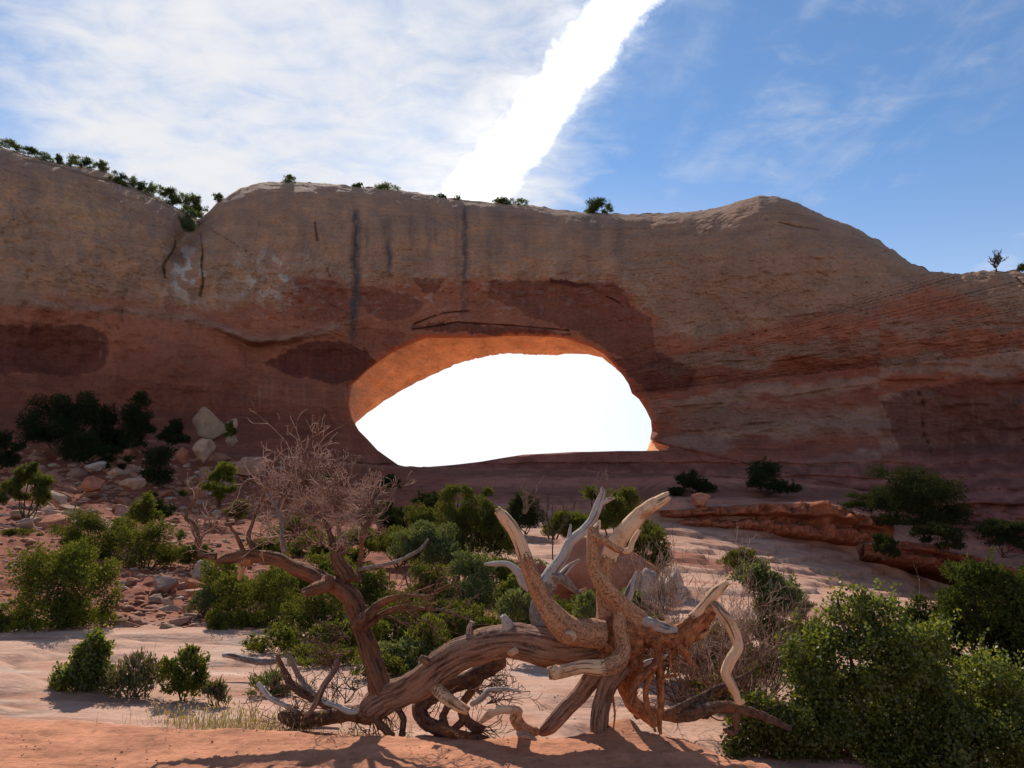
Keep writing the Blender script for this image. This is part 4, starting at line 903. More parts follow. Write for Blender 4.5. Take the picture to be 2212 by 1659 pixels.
B.V = [v + [0, 0, z_ + .002] for v, z_ in zip(B.V, zz)]
o = B.build('gravel', M_STONE); tag(o, kind='stuff'); o['label'] = 'crumbs of red gravel on the dirt and talus'

# layered ledge on the right
def ledge(name, label, top, bot, Ys, seed, colr, thick=2.2):
    xs = np.linspace(top[0][0], top[-1][0], 260); yt = np.interp(xs, *zip(*top)); yb = np.interp(xs, *zip(*bot)); Yl = np.interp(xs, *zip(*Ys))
    nv = 34; t = np.linspace(0, 1, nv); V = []; cols = []
    pt = at(xs, yt, Yl); pb = at(xs, yb, Yl)
    for i, tt in enumerate(t):
        p = pb * (1 - tt) + pt * tt
        lay = float(np.interp(tt, [0, .06, .12, .30, .36, .42, .54, .60, .66, .80, .84, .90, 1], [.2, .7, .8, .7, .1, -.9, -1.1, -.4, .9, 1.0, .6, .7, .1]))
        n = fbm(np.stack([xs / 36, np.full_like(xs, tt * 2.6), np.full_like(xs, seed)], -1), 4) + .6 * pnoise(np.stack([xs / 70, np.full_like(xs, tt * 1.2), np.full_like(xs, seed + 3)], -1))
        taper = np.minimum(1, np.minimum(xs - xs[0], xs[-1] - xs) / 110.0)
        n = n + .5 * np.sign(lay) * np.abs(pnoise(np.stack([xs / 14, np.full_like(xs, round(tt * 5) * 1.7), np.full_like(xs, seed)], -1)))
        jn = ss(np.abs(pnoise(np.stack([xs / 17, np.full_like(xs, (tt > .5) * 7.3), np.full_like(xs, seed)], -1))), .12, .0)
        off = -(.15 + .50 * lay * (.6 + .6 * ss(pnoise(np.stack([xs / 60, 0 * xs, 0 * xs + seed], -1)), -.4, .4)) + .55 * n - .15 * jn) * taper + (1 - taper) * 1.2
        q = p.copy(); q[:, 1] += off; q[:, 2] += .12 * n; V.append(q)
        cols.append(np.array(colr)[None] * (1 + .30 * n - .1 * jn)[:, None])
    for k, back in enumerate((.5, 1.3, thick)):
        q = V[nv - 1].copy(); q[:, 1] = Yl + back; q[:, 2] = pt[:, 2] + .05 + .03 * back; V.append(q); cols.append(np.tile(np.array([.40, .22, .155]), (len(xs), 1)))
    for k in range(2):
        q = (V[-1] if k == 0 else V[0]).copy(); q[:, 1] = Yl + thick; q[:, 2] = pb[:, 2] - (.0 if k == 0 else .5); V.append(q); cols.append(np.tile(np.array(colr), (len(xs), 1)))
    V = np.array(V); nr, nc = V.shape[:2]; idx = np.arange(nr * nc).reshape(nr, nc); i2 = np.roll(idx, -1, 0)
    F = np.stack([idx[:, :-1], idx[:, 1:], i2[:, 1:], i2[:, :-1]], -1).reshape(-1, 4)
    ends = [idx[:, 0][::-1][None], idx[:, -1][None]]
    o = mk(name, V.reshape(-1, 3), [F, ends[0], ends[1]], M_LEDGE, None, True, {'Col': np.concatenate(cols).clip(.02, .9)}); tag(o, label, 'rock ledge'); return o
ledge('rock_ledge', 'long layered red rock ledge running across the shaded slope at right', [(1408,1106),(1456,1104),(1541,1094),(1644,1090),(1736,1086),(1798,1088),(1866,1110),(1955,1132)], [(1408,1134),(1497,1140),(1627,1148),(1729,1162),(1798,1168),(1887,1184),(1955,1192)], [(1408,42),(1600,43),(1800,42.5),(1960,41)], 2, (.31, .105, .058))
ledge('rock_ledge', 'lower broken red ledge at the far right, in front of the dark bushes', [(1890,1180),(1960,1172),(2030,1180),(2110,1205),(2200,1235),(2330,1260)], [(1890,1200),(1960,1214),(2030,1226),(2110,1250),(2200,1280),(2330,1310)], [(1890,40),(2100,38),(2330,36)], 9, (.26, .092, .055))

# ------------------------------------------------------------------ plants
def unit(v): return v / (np.linalg.norm(v, axis=-1, keepdims=True) + 1e-9)
def leaf_quads(P, A, S, L, W, bend=0.0):
    """diamond leaves at P along A, wide along S"""
    L = np.broadcast_to(L, len(P))[:, None]; W = np.broadcast_to(W, len(P))[:, None]
    Nn = np.cross(A, S)
    V = np.stack([P, P + A * L * .45 + S * W * .5 + Nn * bend * L, P + A * L, P + A * L * .45 - S * W * .5 + Nn * bend * L], 1).reshape(-1, 3)
    F = np.arange(len(P) * 4).reshape(-1, 4); return V, F
def crown_points(blobs, n, rng, core=.45, rough=.35):
    b = np.array(blobs, float); ar = (b[:, 3] * b[:, 4] + b[:, 3] * b[:, 5] + b[:, 4] * b[:, 5]); pick = rng.choice(len(b), n, p=ar / ar.sum())
    d = unit(rng.normal(size=(n, 3))); d[:, 2] = np.where(d[:, 2] < -.85, -d[:, 2] * .6, d[:, 2]); d = unit(d)
    lump = 1 + rough * fbm(d * 2.2 + pick[:, None] * 3.7, 3)
    rad = (1 - (1 - core) * rng.random(n) ** 1.7) * lump
    P = b[pick, :3] + d * b[pick, 3:6] * rad[:, None]
    return P, d, pick
def bush_blobs(w, d, h, nb, rng, flat=0.0):
    out = []
    for i in range(nb):
        a = rng.uniform(0, 6.28); rr = math.sqrt(rng.random()) * .62
        z = rng.uniform(.10, .78); sh = math.sqrt(max(.1, 1 - ((z - .35) / .75) ** 2))
        s = rng.uniform(.20, .34)
        out.append((math.cos(a) * rr * w * .5 * sh * 1.25, math.sin(a) * rr * d * .5 * sh * 1.25, z * h, s * w * .62, s * d * .62, s * h * .58))
    out.append((0, 0, h * .72, w * .20, d * .2, h * .26)); return out
def foliage(name, parent, mat, P, d, pick, rng, style, L):
    n = len(P)
    if style == 'juniper':       # sprays of short scale-covered twiglets
        k = 5; base = np.repeat(P, k, 0); dd = np.repeat(d, k, 0)
        A = unit(dd * .7 + rng.normal(size=dd.shape) * .75 + [0, 0, .35]); base = base + rng.normal(size=base.shape) * L * .25
        S = unit(np.cross(A, rng.normal(size=A.shape))); ln = L * rng.uniform(.6, 1.3, len(A)); V, F = leaf_quads(base, A, S, ln, ln * .42)
        tint = np.repeat(rng.random(n) * .5 + .5 * (pnoise(P / (L * 6)) * .8 + .5), k) + rng.normal(size=n * k) * .1
    elif style == 'ash':
        k = 3; base = np.repeat(P, k, 0); dd = np.repeat(d, k, 0)
        A = unit(dd * .4 + rng.normal(size=dd.shape) * .8 + [0, 0, .1]); base = base + rng.normal(size=base.shape) * L * .6
        S = unit(np.cross(A, rng.normal(size=A.shape))); ln = L * rng.uniform(.7, 1.25, len(A)); V, F = leaf_quads(base, A, S, ln, ln * .82, .06)
        tint = np.repeat(rng.random(n), k) * .5 + .5 * rng.random(n * k)
    else:                        # sage: thin upright shoots
        k = 4; base = np.repeat(P, k, 0); dd = np.repeat(d, k, 0)
        A = unit(dd * .45 + rng.normal(size=dd.shape) * .35 + [0, 0, .8]); base = base + rng.normal(size=base.shape) * L * .3
        S = unit(np.cross(A, rng.normal(size=A.shape))); ln = L * rng.uniform(.6, 1.5, len(A)); V, F = leaf_quads(base, A, S, ln, ln * .24)
        tint = np.repeat(rng.random(n), k) * .6 + .4 * rng.random(n * k)
    return mk(name, V, F, mat, parent, False, {'tint': np.repeat(tint.clip(0, 1), 4)})
def trunk_mesh(parent, blobs, r, rng, mat, n=7, name='trunk'):
    B = Bag(); bl = list(blobs); rng.shuffle(bl)
    for i, b in enumerate(bl[:n]):
        st = np.array([rng.normal(0, r), rng.normal(0, r), -.06]); en = np.array(b[:3]); mid = st * .5 + en * .5 + np.array([0, 0, -.12 * en[2]]) + rng.normal(size=3) * .06 * np.linalg.norm(en)
        P = spline([st, st * .75 + mid * .25 + rng.normal(size=3) * r, mid, en], 5); rr = np.linspace(r, r * .25, len(P)); V, F, g, bb = tube(P, rr, 7, .2, .1, end='round', seed=i); B.add(V, F, grain=g, bare=bb)
    return B.build(name, mat, parent)
def plant(name, label, cat, x, ytop, wpx, Y, style, mat, seed, group=None, nb=10, dens=1.0, leaf=None, blobs=None, trunk=True, sink=.05, dratio=.9, core=.45, rough=.35, twig=0, ybase=None, shoots=None):
    if shoots is None: shoots = {'juniper': 40, 'ash': 60, 'sage': 0}[style] if wpx > 50 else 0
    rng = np.random.default_rng(seed); p = at(x, ytop, Y); zb = gz(p[0], Y) if ybase is None else at(x, ybase, Y)[2]
    h = max(p[2] - zb, .15); wd = wpx * Y / FPX
    e = empty(name, (p[0], Y, zb - sink * .0), label, cat, group)
    if blobs is None: bl = bush_blobs(wd, wd * dratio, h, nb, rng)
    else:
        s = Y / FPX; y0 = CY + FPX * math.tan(PITCH - math.atan2(zb - CAMZ, Y)) if False else None
        bl = [((bx - x) * s, rng.uniform(-.5, .5) * rx * s, at(bx, by, Y)[2] - zb, rx * s, rx * s, ry * s) for bx, by, rx, ry in blobs]
    apx = wpx * (h * FPX / Y) * .215                       # picture area in final pixels
    L = leaf or max({'juniper': .040, 'ash': .036, 'sage': .06}[style], 3.5 * Y / FPX)
    lpx = max((L * FPX / Y * .463) ** 2 * .35, .5)
    n = int(np.clip(1.8 * dens * 3.2 * apx / lpx / {'juniper': 5, 'ash': 3, 'sage': 4}[style] * 1.6, 160, 24000))
    bl = [(b[0], b[1], b[2], b[3] * 1.12, b[4] * 1.12, b[5] * 1.12) for b in bl]
    sub = []
    for b in bl:
        q = unit(rng.normal(size=(8, 3))); q[:, 2] *= .9
        for v in q:
            f = rng.uniform(.34, .56); t_ = rng.uniform(.5, .8)
            sub.append((b[0] + v[0] * b[3] * t_, b[1] + v[1] * b[4] * t_, b[2] + v[2] * b[5] * t_, b[3] * f, b[4] * f, b[5] * f))
    P, d, pick = crown_points(sub, n, rng, core * .7, rough)
    keep = P[:, 2] > -.02 * h; P, d, pick = P[keep], d[keep], pick[keep]
    P[:, 2] = np.maximum(P[:, 2], .02 * h)
    if shoots:                                              # loose leading shoots that break the outline
        ns = int(shoots); k = rng.choice(len(P), ns); o_ = P[k]; v = unit(d[k] * .7 + rng.normal(size=(ns, 3)) * .25 + [0, 0, .7]); ln = rng.uniform(.5, 1.0, ns) * min(.16 * h, .30)
        tt = np.linspace(.1, 1, 9); Q = (o_[:, None] + v[:, None] * (ln[:, None] * tt[None])[..., None]).reshape(-1, 3)
        P = np.concatenate([P, Q]); d = np.concatenate([d, np.repeat(v, 9, 0)]); pick = np.concatenate([pick, np.repeat(pick[k], 9)])
    foliage('crown', e, mat, P, d, pick, rng, style, L)
    if trunk: trunk_mesh(e, bl, max(.012, .022 * h), rng, M_STEM)
    if twig:
        paths = []
        for _ in range(twig):
            b = bl[rng.integers(len(bl))]; grow(paths, np.array([rng.normal(0, wd * .08), rng.normal(0, wd * .08), 0]), np.array([b[0] * 1.2 + rng.normal(0, .2 * wd), b[1] * 1.2, h]), h * rng.uniform(.6, .85), .009 * h + .002, 2, rng, (2, 3), (12, 35), .05, .14, .5, .5, 4)
        twigs_mesh('bare_stems', paths, M_TWIG, e, (0, 0, 0), .0012 * Y / 6)
    return e
M_JUND = leaf_mat('shaded_juniper_foliage', (0.026, 0.040, 0.014), (0.085, 0.100, 0.030), 0.34)  # juniper greens toned down, shade put into the colour
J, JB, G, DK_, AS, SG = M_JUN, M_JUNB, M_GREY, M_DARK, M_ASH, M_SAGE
# --- left side
plant('juniper_bush', 'big bright green bush at left, at the edge of the pale slickrock', 'bush', 155, 1166, 225, 13.2, 'juniper', JB, 1, nb=20, dens=1.3, blobs=[(90,1230,52,50),(150,1215,62,48),(200,1250,52,50),(235,1240,34,40),(120,1290,72,56),(195,1310,66,60),(60,1320,38,42),(150,1345,90,34),(240,1310,26,44),(45,1352,26,20),(160,1195,36,26)])
plant('juniper_tree', 'olive green juniper with a visible forked trunk behind the big bright bush', 'tree', 210, 1112, 190, 22, 'juniper', J, 2, blobs=[(150,1150,30,24),(185,1135,40,26),(235,1140,46,28),(270,1165,34,28),(205,1175,46,28),(165,1180,30,22),(240,1200,40,24)])
plant('juniper_tree', 'round dark olive juniper at the right of the forked one, above the rubble', 'tree', 325, 1130, 130, 21, 'juniper', J, 3, blobs=[(300,1165,38,34),(345,1165,38,32),(372,1195,26,24),(315,1200,50,26),(355,1205,36,20)])
plant('juniper_tree', 'small yellow green tree rising behind the round dark olive juniper', 'tree', 312, 1072, 60, 26, 'juniper', JB, 4, blobs=[(312,1092,20,20),(300,1112,22,20),(326,1118,20,18)])
plant('pinyon_tree', 'slim open tree with a dark bare trunk at the far left edge of the talus', 'tree', 66, 1003, 110, 32, 'juniper', J, 5, blobs=[(62,1022,26,18),(84,1040,24,18),(46,1046,18,12),(95,1075,22,20),(55,1070,14,12),(72,1010,12,9)])
plant('bush', 'round green bush cut by the left frame edge, halfway up the talus', 'bush', 15, 1040, 52, 31, 'juniper', JB, 6, ybase=1088)
plant('bush', 'small dark bush cut by the left frame edge, level with the slickrock', 'bush', 4, 1310, 40, 12.6, 'juniper', J, 7, ybase=1370)
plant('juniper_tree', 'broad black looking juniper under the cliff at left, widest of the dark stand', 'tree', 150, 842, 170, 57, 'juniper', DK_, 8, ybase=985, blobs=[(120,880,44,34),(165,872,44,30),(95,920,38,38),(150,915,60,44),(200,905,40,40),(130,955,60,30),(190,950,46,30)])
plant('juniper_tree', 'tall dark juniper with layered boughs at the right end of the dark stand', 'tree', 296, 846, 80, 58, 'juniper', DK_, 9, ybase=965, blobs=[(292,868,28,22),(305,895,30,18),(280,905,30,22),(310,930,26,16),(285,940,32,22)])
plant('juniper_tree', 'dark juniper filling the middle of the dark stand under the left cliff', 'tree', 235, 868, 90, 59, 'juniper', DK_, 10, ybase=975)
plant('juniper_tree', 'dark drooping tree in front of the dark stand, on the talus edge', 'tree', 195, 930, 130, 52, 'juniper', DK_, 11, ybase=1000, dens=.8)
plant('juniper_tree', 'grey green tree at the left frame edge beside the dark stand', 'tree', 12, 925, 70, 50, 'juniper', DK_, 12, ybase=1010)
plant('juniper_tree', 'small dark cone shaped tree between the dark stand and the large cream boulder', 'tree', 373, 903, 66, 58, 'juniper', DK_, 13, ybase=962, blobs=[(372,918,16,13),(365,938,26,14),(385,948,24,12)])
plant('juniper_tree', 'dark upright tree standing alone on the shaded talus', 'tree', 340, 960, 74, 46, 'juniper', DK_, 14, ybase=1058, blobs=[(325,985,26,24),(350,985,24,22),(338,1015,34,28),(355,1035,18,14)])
plant('bush', 'tiny round bush growing on the side of the large cream boulder', 'bush', 502, 909, 32, 57, 'juniper', J, 15, ybase=942)
plant('pinyon_tree', 'little sunlit pinyon with tufted boughs standing alone on the talus', 'tree', 480, 998, 62, 37, 'juniper', JB, 16, ybase=1092, blobs=[(482,1014,22,15),(470,1034,14,10),(498,1032,14,10),(465,1052,20,10),(495,1056,18,10),(480,1072,14,10)])
plant('bush', 'dark round bush below the dark upright tree on the talus', 'bush', 350, 1080, 64, 33, 'juniper', DK_, 17, ybase=1128)
plant('bush', 'dark green bush behind bare twigs, below the little sunlit pinyon', 'bush', 515, 1078, 66, 34, 'juniper', J, 18, ybase=1124)
plant('bush', 'small grey bush low on the bare red bank behind the dead tree', 'bush', 392, 1142, 22, 24, 'juniper', G, 19, ybase=1175)
for k, (x, y0, y1, wd, Y) in enumerate([(265,1000,1012,26,49),(228,1002,1012,22,49),(280,985,997,30,50),(330,1062,1075,26,38),(395,1060,1072,24,38),(180,985,994,24,51),(150,960,990,26,54)]):
    plant('bush', 'tiny dark tuft of brush among the blocks of the shaded talus', 'bush', x, y0, wd, Y, 'juniper', DK_, 20 + k, ybase=y1, trunk=False, group='tufts of brush on the talus')
# --- middle, behind the fallen tree
plant('juniper_bush', 'bright green bush under the drooping left limb of the fallen tree', 'bush', 480, 1212, 110, 15, 'juniper', JB, 31, blobs=[(475,1232,40,26),(500,1250,40,30),(452,1270,26,26),(520,1275,34,30),(480,1290,40,24)])
plant('sage_bush', 'greyish green low bush in front of the bright green one beside the rubble', 'bush', 440, 1276, 56, 14.5, 'sage', G, 32, ybase=1320)
plant('juniper_bush', 'wide dark olive juniper bush behind the dead limb, right of the rubble chute', 'bush', 560, 1238, 200, 13.8, 'juniper', J, 33, dens=1.2, blobs=[(540,1275,58,36),(600,1262,46,30),(500,1310,46,36),(570,1320,74,44),(630,1310,40,40),(490,1345,34,22),(555,1352,60,22)])
plant('juniper_bush', 'small blue green sprig bush at the foot of the wide dark olive juniper', 'bush', 470, 1318, 46, 13.0, 'juniper', JB, 34, ybase=1368)
plant('juniper_bush', 'olive bush seen through bare twigs to the left of the leaning dead limb', 'bush', 690, 1270, 170, 12.5, 'juniper', J, 35, blobs=[(660,1310,50,36),(720,1300,50,40),(690,1360,66,44),(640,1390,40,30),(740,1380,40,40)])
plant('juniper_bush', 'yellowish leafy bush at the ground behind the lower twigs, left of the dead limb', 'bush', 600, 1352, 110, 11.5, 'juniper', JB, 36, blobs=[(570,1390,34,26),(610,1380,34,30),(640,1410,30,26),(560,1410,22,18)])
plant('juniper_bush', 'mixed green bush filling the gap between the dead limb and the trunk', 'bush', 850, 1300, 170, 12.5, 'juniper', J, 37, blobs=[(810,1340,46,44),(860,1330,50,40),(900,1370,46,40),(840,1400,56,34),(780,1400,40,34)])
plant('juniper_tree', 'large juniper with rounded green boughs in the middle, tallest behind the trunk', 'tree', 985, 1046, 190, 20, 'juniper', J, 38, dens=1.2, blobs=[(990,1075,32,30),(1040,1105,36,34),(975,1120,40,34),(1030,1150,52,40),(1080,1130,34,34),(960,1160,44,34),(1090,1180,34,34),(1010,1195,56,34),(1055,1065,14,12)])
plant('juniper_bush', 'pale grey green bush at the left shoulder of the large middle juniper', 'bush', 905, 1128, 130, 18, 'juniper', G, 39, dens=1.2, blobs=[(900,1160,40,28),(940,1155,44,26),(875,1190,34,28),(930,1195,50,32),(960,1185,34,26)])
plant('juniper_bush', 'dense mid green bush below the large middle juniper, left half', 'bush', 930, 1212, 120, 14.8, 'juniper', J, 40, blobs=[(920,1240,38,28),(955,1250,40,30),(900,1275,34,30),(940,1290,50,34),(975,1290,34,30)])
plant('juniper_bush', 'silvery green bush with bright tips below the large middle juniper, right half', 'bush', 1025, 1196, 110, 14.2, 'juniper', G, 41, dens=1.2, blobs=[(1010,1225,36,26),(1045,1235,36,30),(1030,1275,44,36),(1060,1290,30,34),(1005,1290,34,30)])
plant('bush', 'feathery pale green brush just behind the trunk, left of the upturned roots', 'bush', 1110, 1278, 110, 11.5, 'sage', G, 42, ybase=1352, dens=1.2)
plant('bush', 'yellow green sprout of brush behind the trunk at its middle', 'bush', 935, 1330, 90, 10.5, 'sage', JB, 43, ybase=1420)
plant('bush', 'thin green brush growing between the upturned roots', 'bush', 1262, 1276, 90, 11.5, 'sage', G, 44, ybase=1345)
plant('bush', 'light green shoots behind the thick right hand root', 'bush', 1360, 1275, 100, 10.5, 'ash', G, 45, ybase=1340, dens=.7)
plant('juniper_tree', 'juniper with dark bare inner twigs behind the silver branch', 'tree', 1310, 1052, 130, 21, 'juniper', J, 46, dens=.9, blobs=[(1290,1075,24,20),(1335,1085,38,28),(1320,1120,46,30),(1360,1120,28,26),(1290,1130,30,24),(1275,1062,16,12)])
plant('juniper_tree', 'round juniper at the right behind the tallest roots, on top of the red outcrop', 'tree', 1400, 1128, 100, 19, 'juniper', J, 47, blobs=[(1395,1155,40,28),(1425,1180,26,28),(1375,1185,34,24),(1415,1210,30,20)])
plant('bush', 'low yellow green bush between the left upright root and the silver branch', 'bush', 1225, 1104, 90, 20, 'juniper', JB, 48, blobs=[(1215,1125,26,16),(1250,1122,28,18),(1195,1142,26,14),(1235,1145,34,14)])
plant('juniper_tree', 'dark conical juniper behind the tip of the left upright root', 'tree', 1135, 1068, 90, 34, 'juniper', DK_, 49, ybase=1150, blobs=[(1135,1090,26,22),(1120,1115,26,24),(1150,1118,26,24)])
plant('bush', 'blackish spreading bush on the slope below the left foot of the opening', 'bush', 935, 1062, 110, 40, 'juniper', DK_, 50, ybase=1112)
plant('bush', 'dark bush at the foot of the slope just under the left corner of the opening', 'bush', 845, 1026, 70, 52, 'juniper', DK_, 51, ybase=1072)
plant('bush', 'dark bush behind the top twigs of the dead tree crown', 'bush', 700, 1022, 64, 52, 'juniper', DK_, 52, ybase=1060)
plant('juniper_tree', 'shadowed juniper behind the twig crown, left of the grey green bush', 'tree', 830, 1080, 110, 30, 'juniper', DK_, 53, ybase=1170)
# thicket behind the fallen tree
TH = [('low olive juniper mound behind the left limb, beside the wide dark olive juniper', 620, 1215, 150, 16.5, J), ('yellow green juniper mound behind the bare twig crown', 745, 1195, 150, 17, JB), ('dull green bush behind the twig crown, beside the pale grey green bush', 800, 1225, 130, 15.5, J),
      ('bright tipped bush low behind the fork of the dead limb', 770, 1330, 130, 11.6, JB), ('dark tangled bush at the ground behind the leaning dead limb', 700, 1400, 150, 10.8, J), ('grey green brush behind the trunk, left of its arch', 880, 1385, 130, 10.4, G),
      ('olive bush low behind the rising part of the trunk', 990, 1320, 140, 11.8, J), ('yellow green bush under the silvery green bush', 1060, 1325, 110, 12.2, JB), ('dark bush filling the dip behind the trunk, below the dense mid green bush', 920, 1300, 130, 13.2, J),
      ('bushy juniper between the large middle juniper and the left upright root', 1085, 1200, 110, 17.5, J), ('green mound at the foot of the red outcrop, between the roots', 1200, 1290, 120, 12.6, J), ('olive sprays behind the right hand root, under the bleached boulder', 1420, 1330, 140, 10.2, J),
      ('olive sprays behind the hanging root, right of the leafless shrub', 1540, 1340, 150, 9.8, J), ('yellow green sprays low behind the hanging root tip', 1560, 1440, 150, 9.0, JB), ('dusty green bush beside the thin ash shrub on the slope', 1720, 1340, 130, 11, J),
      ('shaded green bush between the juniper at right edge and the big glossy bush', 1980, 1285, 130, 10, M_JUND), ('green mound at the top of the rubble chute beside the round dark olive juniper', 420, 1180, 80, 20.5, J), ('small juniper mound left of the pale grey green bush, on the red bank', 640, 1120, 90, 30, J),
      ('dark green bush behind the silver branch foot', 1160, 1215, 90, 19, J), ('low dark bush on the bank left of the big bright bush', 40, 1150, 80, 27, J), ('olive bush in the open red ground behind the leaning twig branches', 690, 1150, 110, 26, J), ('dull juniper on the red ground left of the twig crown stem', 590, 1165, 90, 24, J),
      ('yellow green juniper between the twig crown stem and the shadowed juniper', 775, 1140, 110, 25, JB), ('dark low juniper below the shadowed juniper, behind the pale grey green bush', 860, 1140, 110, 24, J), ('olive juniper behind the pale grey green bush, touching the large middle juniper', 905, 1090, 100, 27, J),
      ('bright green clump at the foot of the silvery green bush', 1000, 1300, 110, 12.8, JB), ('green clump between the rising trunk and the grey green brush', 830, 1420, 110, 9.9, J), ('olive clump left of the left upright root, above the trunk', 1120, 1240, 100, 13.5, JB)]
for k, (lab, x, y0, wd, Y, m) in enumerate(TH): plant('juniper_bush', lab, 'bush', x, y0 - 6, wd * 1.25, Y, 'juniper', m, 160 + k, nb=13, dens=1.0, twig=3 if Y < 13 else 0)
# --- foreground left
plant('leafy_shrub', 'slender upright leafy shrub on the pale slickrock at left', 'shrub', 190, 1366, 110, 8.6, 'ash', AS, 61, dens=1.1, ybase=1497, blobs=[(208,1385,16,18),(198,1412,26,22),(178,1438,24,20),(205,1450,30,26),(160,1460,22,18),(190,1478,42,18),(140,1482,14,8)])
plant('sage_bush', 'brownish grey sagebrush right of the slender leafy shrub', 'bush', 292, 1422, 130, 8.5, 'sage', SG, 62, ybase=1505, dens=1.4, twig=10, blobs=[(262,1460,34,26),(300,1450,34,26),(335,1465,30,24),(290,1485,60,20),(250,1485,26,16)])
plant('leafy_shrub', 'bushy bright green shrub touching the right end of the sagebrush', 'shrub', 402, 1408, 84, 8.4, 'juniper', JB, 63, ybase=1510, dens=1.2, blobs=[(400,1432,30,22),(420,1455,22,24),(385,1455,26,26),(402,1485,38,24)])
plant('sage_bush', 'small low sagebrush between the bright green shrub and the dry grass', 'bush', 470, 1480, 60, 8.2, 'sage', SG, 64, ybase=1522)
plant('sage_bush', 'olive sagebrush left of the twiggy end of the fallen tree', 'bush', 582, 1450, 100, 8.8, 'sage', G, 65, ybase=1525, twig=6)
plant('bush', 'tiny yellow green tuft at the left foot of the slender leafy shrub', 'bush', 128, 1472, 26, 8.8, 'sage', JB, 66, ybase=1492, trunk=False)
# --- right side
plant('bush', 'dark grey green bush on the slope above the round cap rock', 'bush', 1495, 1018, 104, 46, 'juniper', DK_, 71, ybase=1078, dens=1.2)
plant('juniper_tree', 'dark rounded tree with a low skirt on the slope right of the opening', 'tree', 1660, 994, 100, 48, 'juniper', DK_, 72, ybase=1068, blobs=[(1655,1018,34,24),(1645,1045,36,18),(1690,1054,30,14)])
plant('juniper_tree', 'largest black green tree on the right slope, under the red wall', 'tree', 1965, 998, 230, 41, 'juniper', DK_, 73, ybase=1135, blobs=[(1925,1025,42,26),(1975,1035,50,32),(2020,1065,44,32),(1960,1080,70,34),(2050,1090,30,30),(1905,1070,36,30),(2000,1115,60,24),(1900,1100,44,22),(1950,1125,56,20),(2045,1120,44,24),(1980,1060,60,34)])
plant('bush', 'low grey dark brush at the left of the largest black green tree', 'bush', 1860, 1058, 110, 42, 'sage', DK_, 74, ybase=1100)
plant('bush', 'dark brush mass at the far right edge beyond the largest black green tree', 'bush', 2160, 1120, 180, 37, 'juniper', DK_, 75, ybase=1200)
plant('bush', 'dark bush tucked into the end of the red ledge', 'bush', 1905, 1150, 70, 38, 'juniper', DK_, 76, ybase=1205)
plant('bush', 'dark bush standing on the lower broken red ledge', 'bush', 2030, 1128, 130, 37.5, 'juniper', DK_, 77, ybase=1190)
plant('sage_bush', 'dark spiky bush alone on the sunlit slickrock slope at right', 'bush', 1608, 1182, 98, 24, 'sage', J, 78, ybase=1245, dens=1.5, twig=8)
plant('ash_shrub', 'thin leafy ash shrub above the twiggy dead bush at right', 'shrub', 1655, 1224, 160, 9.5, 'ash', G, 79, ybase=1420, dens=.55, blobs=[(1625,1250,30,18),(1660,1270,40,24),(1690,1290,34,26),(1650,1300,30,20),(1640,1238,14,10)], twig=6)
plant('sage_bush', 'dim grey sagebrush between the thin ash shrub and the big leafy bush', 'bush', 1722, 1288, 90, 15, 'sage', SG, 80, ybase=1350)
plant('juniper_bush', 'olive juniper sprays behind the hanging right hand root', 'bush', 1660, 1330, 120, 9.2, 'juniper', J, 81, ybase=1480, dens=.8, blobs=[(1650,1360,40,24),(1690,1390,36,26),(1620,1430,36,24),(1670,1440,40,30)])
plant('ash_bush', 'very large glossy leafed bush filling the lower right corner', 'bush', 1900, 1270, 560, 7.4, 'ash', AS, 82, leaf=.032, dens=1.25, shoots=420, ybase=1740, dratio=.8, core=.5, rough=.3, twig=0,
      blobs=[(1840,1330,44,36),(1900,1340,50,42),(1960,1370,50,44),(1790,1400,50,44),(1880,1420,90,60),(1980,1440,70,60),(1740,1480,54,50),(1830,1510,100,70),(1950,1540,110,80),(1720,1560,70,60),(2060,1500,80,70),(1700,1610,56,46),(1800,1640,120,60),(1950,1660,130,70),(2090,1620,110,80),(1810,1296,16,18),(1868,1292,12,18),(2160,1560,70,70),(1760,1570,80,60),(1880,1590,90,60),(2020,1580,90,70),(1720,1420,40,36),(1930,1490,90,50),(2120,1480,60,50),(2190,1640,70,60),(1850,1380,70,50)])
plant('juniper_tree', 'dark juniper rising behind the big glossy bush at the right edge', 'tree', 2130, 1204, 260, 9.0, 'juniper', M_JUND, 83, leaf=.045, dens=1.5, ybase=1640, blobs=[(2090,1240,44,30),(2160,1245,56,34),(2215,1260,40,40),(2060,1290,44,34),(2130,1310,70,46),(2210,1330,60,60),(2060,1360,46,46),(2130,1400,70,60),(2210,1430,70,70),(2040,1420,34,34),(2100,1480,70,50),(2190,1520,80,60),(2050,1360,40,40),(2150,1360,70,50),(2230,1380,60,60)])
plant('ash_bush', 'low leafy ash bush under the dead twigs, left of the big glossy bush', 'bush', 1640, 1500, 150, 7.2, 'ash', AS, 84, leaf=.034, dens=.55, ybase=1650, blobs=[(1640,1540,40,34),(1620,1580,44,34),(1660,1600,50,36),(1600,1625,36,22),(1690,1560,36,36)])
